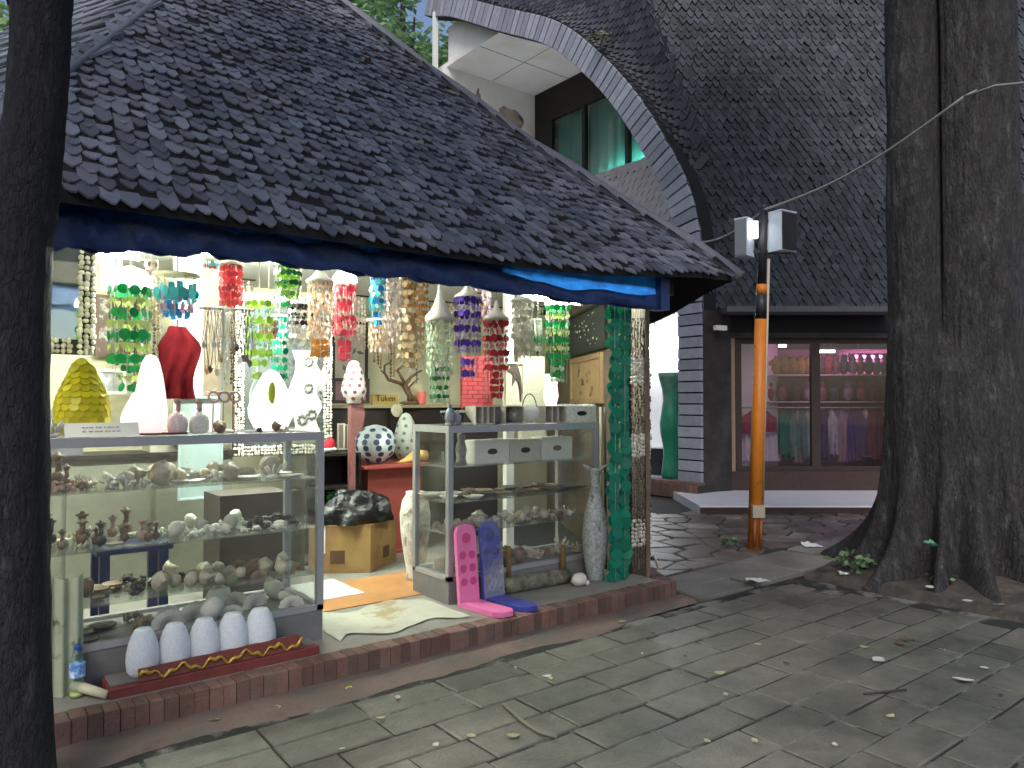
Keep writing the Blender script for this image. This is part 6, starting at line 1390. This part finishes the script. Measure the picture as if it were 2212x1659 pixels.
b = MB(); b.grid(lambda u, v: sf(1600 + 86 * u, .9 - .42 * v, 11.66) + FH * .02 * math.sin(u * 40), 40, 3); b.grid(lambda u, v: sf(1600 + 86 * u, .9 - .42 * v, 11.69) + FH * .02 * math.sin(u * 40), 40, 3, flip=True); b.box(-.01, .01, -.01, .01, 0, .4, T(sf(1610, .12, 11.675))); top('pleated_skirt', b, mat('cloth_white', (.5, .47, .48), .85, var=.15), 'white pleated cloth below the burgundy garments', 'garment')
seq = [1, 1, 3, 2, 3, 2, 4, 8, 5, 8, 4, 6, 9, 6, 5, 7, 8, 11, 10, 7, 10, 11, 7, 10]
for k, ci in enumerate(seq): garment(1692 + k * 10.4, ci, U(.45, .6), .15, 1.28 + U(-.03, .02), 11.6 + .03 * (k % 2))
sh_ = thing('goods_shelf', 'two-board wall shelf of goods inside the clothes shop', 'shelf', sf(1770, 1.4, 12.3))
for z in (1.42, 1.86):
    b = MB(); fbox(b, 1590, 1960, z - .02, z, 12.1, 12.5, 12.1); part('board', b, m_white, sh_)
b = MB(); fbox(b, 1590, 1960, .12, 2.3, 12.5, 12.53, 12.1); part('back_panel', b, mat('shop_panel', (.25, .16, .2), .7), sh_)
gcol = [((.2, .1, .12), 'dusty brown'), ((.3, .12, .15), 'rosy'), ((.06, .05, .05), 'black'), ((.05, .09, .1), 'dark teal'), ((.2, .04, .05), 'wine red'), ((.3, .3, .32), 'grey')]
for k in range(22):
    up_ = k >= 12; px_ = (1604 + k * 28.5) if not up_ else (1772 + (k - 12) * 17.5); z = 1.421 if not up_ else 1.861; ci = (k * 2 + k // 5) % 6; w = .1 if not up_ else .07
    c = sf(px_, z, 12.25); b = MB(); b.blob(c + ZV * .13, (w, .08, .13), 9, 6, amp=.4, seed=k * 2.3); b.blob(c + ZV * .27, (w * .6, .06, .07), 8, 5, amp=.4, seed=k); b.v = [Vector((q.x, q.y, max(q.z, z + .002))) for q in b.v]
    top('cloth_bag', b, mat('goods_' + gcol[ci][1].replace(' ', '_'), gcol[ci][0], .8, var=.4, vs=14), '%s stuffed bag on the %s board of the clothes shop shelf' % (gcol[ci][1], 'upper' if up_ else 'lower'), 'bag', '%s bags on the %s shop board' % (gcol[ci][1], 'upper' if up_ else 'lower'))
for k in range(8):
    c = sf(1622 + k * 18, 1.862, 12.3); b = MB(); b.blob(c + ZV * .15, (.12, .1, .15), 10, 7, amp=.5, fr=3, seed=k * 1.3 + 20); b.v = [Vector((q.x, q.y, max(q.z, 1.862))) for q in b.v]
    top('plush_toy', b, mat('plush_olive', (.2, .2, .03), .95, var=.4, vs=20, bump=.8, bs=60), 'olive yellow plush bundle on the upper board of the clothes shop shelf', 'plush toy', 'olive plush bundles on the shop shelf')
# ================================================================== PLANTS ON THE ROOF, LITTER
def tuft(px_, py_, t, label, n=60, r=(.25, .2, .2), sz=.09, m_=None, nm='roof_weed'):
    c = at(px_, py_, t); b = leaf_cloud([(c, r)], n, sz); b.tube([c - ZV * r[2], c], .01, 5); top(nm, b, m_ or mat('weed_leaf', (.12, .12, .05), .7, isl=.5), label, 'weed')
tuft(1298, 78, 12.35, 'dry weed growing on the dormer shingles above the arch'); tuft(1408, 40, 12.3, 'brownish weed rooted in the roof valley', 70, (.15, .15, .4)); tuft(1424, 85, 12.2, 'dead leaf bunch in the roof valley below the brownish weed', 50, (.18, .18, .25), .1, mat('dead_leaf', (.12, .075, .05), .8, isl=.4))
gl_ = mat('ground_leaf', (.1, .17, .08), .5, isl=.4)
def gtuft(px_, py_, label, n, r, sz, z=.03):
    c = on_z(px_, py_, z); b = leaf_cloud([(c + ZV * r * .5, (r, r, r * .5))], n, sz); b.v = [Vector((q.x, q.y, max(q.z, z))) for q in b.v]; part('leaves', b, gl_, thing('ground_plant', label, 'plant', c), kind='stuff')
gtuft(1845, 1232, 'low grey green plant at the left buttress root of the big tree', 60, .16, .08, .06); gtuft(1575, 1180, 'small green weed on the crazy paving beside the pole', 30, .12, .06, .01); gtuft(2035, 1262, 'tiny weed at the front roots of the big tree', 26, .1, .05, .06)
b = leaf_cloud([(at(2003, 1172, 5.35), (.03, .02, .02))], 9, .055); b.tube([at(2003, 1172, 5.35), at(2022, 1178, 5.62)], .004, 5); top('leaf_sprig', b, mat('sprig_green', (.1, .3, .16), .5), 'fresh green leaf sprig growing between the buttress roots', 'plant')
def leaf_mb(k):
    b = MB(); n = 7
    def f(u, v):
        x = (u - .5); wv = .34 * math.sin(math.pi * min(max(u, .02), .98)) ** .8; y = (v - .5) * 2 * wv; return Vector((x, y, .10 * (abs(v - .5) * 2) ** 2 * (1 if k % 2 else .4) + .16 * (x * x) * (k % 3) + .01))
    b.grid(f, 8, 4); return b
lm = [mat('leaf_pale', (.32, .29, .16), .6, isl=.35), mat('leaf_brown', (.09, .06, .04), .7, isl=.4), mat('leaf_yellow', (.5, .45, .03), .5, isl=.2), mat('leaf_ashen', (.42, .41, .36), .6, isl=.25)]
LMS = [[leaf_mb(k).mesh('leaf', m_) for k in range(3)] for m_ in lm]
GR = ['pale dry leaf lying on the pavers', 'brown dead leaf lying on the pavers', 'yellow fallen leaf on the pavers', 'whitish fallen leaf on the pavers']
def leaf(px_, py_, ci, s, z=.004, lab=None):
    p = on_z(px_, py_, z); place('fallen_leaf', LMS[ci][int(rnd() * 3)], T(p) @ RZ(U(0, 6.28)) @ Matrix.Rotation(U(-.2, .2), 4, 'X') @ S(s), lab or GR[ci], 'leaf', None if lab else GR[ci].replace('leaf', 'leaves', 1))
leaf(232, 1592, 2, .085, .004, 'large bright yellow leaf beside the slim tree trunk'); leaf(1136, 1360, 2, .05); leaf(753, 1487, 2, .04)
for (x, y, ci, s) in ((2085, 1473, 3, .11), (1895, 1427, 3, .1), (1570, 1500, 3, .06), (1556, 1452, 0, .06), (820, 1555, 0, .07), (1015, 1590, 0, .07), (1110, 1588, 0, .07), (855, 1507, 3, .06), (1185, 1462, 3, .06), (1340, 1340, 0, .06), (1190, 1465, 0, .05), (742, 1618, 3, .04), (1865, 1400, 0, .05), (560, 1508, 0, .07), (650, 1500, 0, .07), (600, 1530, 0, .06), (700, 1470, 0, .07), (620, 1475, 0, .05), (500, 1530, 3, .05), (1640, 1395, 0, .05), (1800, 1610, 3, .05), (1630, 1600, 0, .05), (1110, 1440, 3, .04), (1385, 1410, 3, .03), (2130, 1440, 3, .05), (1920, 1545, 0, .06), (1955, 1385, 1, .07), (1940, 1390, 1, .08), (1968, 1380, 1, .06), (1950, 1378, 1, .07), (1700, 1430, 1, .05), (1410, 1365, 1, .05), (1330, 1330, 1, .05), (940, 1610, 3, .05), (460, 1560, 0, .06), (380, 1550, 0, .06), (1000, 1520, 1, .04), (1480, 1420, 1, .04), (1270, 1480, 1, .04), (1530, 1600, 0, .05), (2160, 1500, 1, .05)):
    leaf(x + U(-4, 4), y + U(-3, 3), ci, s * U(.6, 1.0))
for (x, y) in ((2158, 1308), (2010, 1270), (1960, 1240), (2090, 1300)): leaf(x, y, 3, .07, .06, 'pale leaf on the soil of the tree bed'); bpy.data.objects[-1] if False else None
for o_ in COL.objects:
    if o_.get('label') == 'pale leaf on the soil of the tree bed': o_['group'] = 'pale leaves on the tree bed'
for k, (pts_, r, lab) in enumerate((((on_z(1088, 1522, .008), on_z(1130, 1560, .012), on_z(1165, 1582, .012), on_z(1203, 1592, .008)), .009, 'curved pale twig lying on the pavers before the step'), ((on_z(1866, 1499, .006), on_z(1958, 1490, .008)), .005, 'straight dark stick lying on the pavers'))):
    b = MB(); b.tube(list(pts_), r, 7, wob=.15); top('twig', b, mat('twig_%d' % k, (.17, .16, .12) if k == 0 else (.05, .04, .035), .8), lab, 'twig')
for k, (x, y, w, h, lab) in enumerate(((1632, 1258, .2, .09, 'white crumpled paper at the edge of the slabs'), (1748, 1178, .18, .12, 'white paper scrap on the crazy paving'), (1822, 1240, .1, .06, 'small white scrap beside the tree root plant'))):
    p = on_z(x, y, .03); b = MB(); b.grid(lambda u, v: p + RT * (u - .5) * w * (1 - .5 * v) + FH * (v - .5) * h * 2 + ZV * (.01 + .02 * mnoise.noise(Vector((u * 3, v * 3, k))) + .02 * (1 - v) * (k == 0)), 8, 6); top('paper_scrap', b, mat('paper_white', (.75, .75, .72), .8), lab, 'paper')
for (x, y, ci, lab) in ((290, 448, 2, 'yellow leaf caught on the tarpaulin fold'), (205, 437, 3, 'whitish leaf caught on the tarpaulin fold beside the slim tree'), (555, 480, 3, 'whitish leaf caught on the tarpaulin under the eave')):
    p = on_y(x, y, 3.41); place('caught_leaf', LMS[ci][1], T(p) @ Matrix.Rotation(1.3, 4, 'X') @ S(.06), lab, 'leaf')

for k, (u_, dd, ci) in enumerate(((.3, .5, 0), (.55, .9, 3), (.72, .35, 1), (.42, 1.5, 0), (.83, .6, 3), (.62, 1.9, 1), (.25, 1.0, 1))):
    p = face_pt(0, u_, dd) + Vector((0, -.02, .045)); place('roof_leaf', LMS[ci][k % 3], T(p) @ RZ(U(0, 6)) @ Matrix.Rotation(.7, 4, 'X') @ S(.07), ['pale dry leaf resting on the kiosk shingles', 'dead brown leaf resting on the kiosk shingles', '', 'whitish leaf resting on the kiosk shingles'][ci], 'leaf', 'leaves on the kiosk roof')
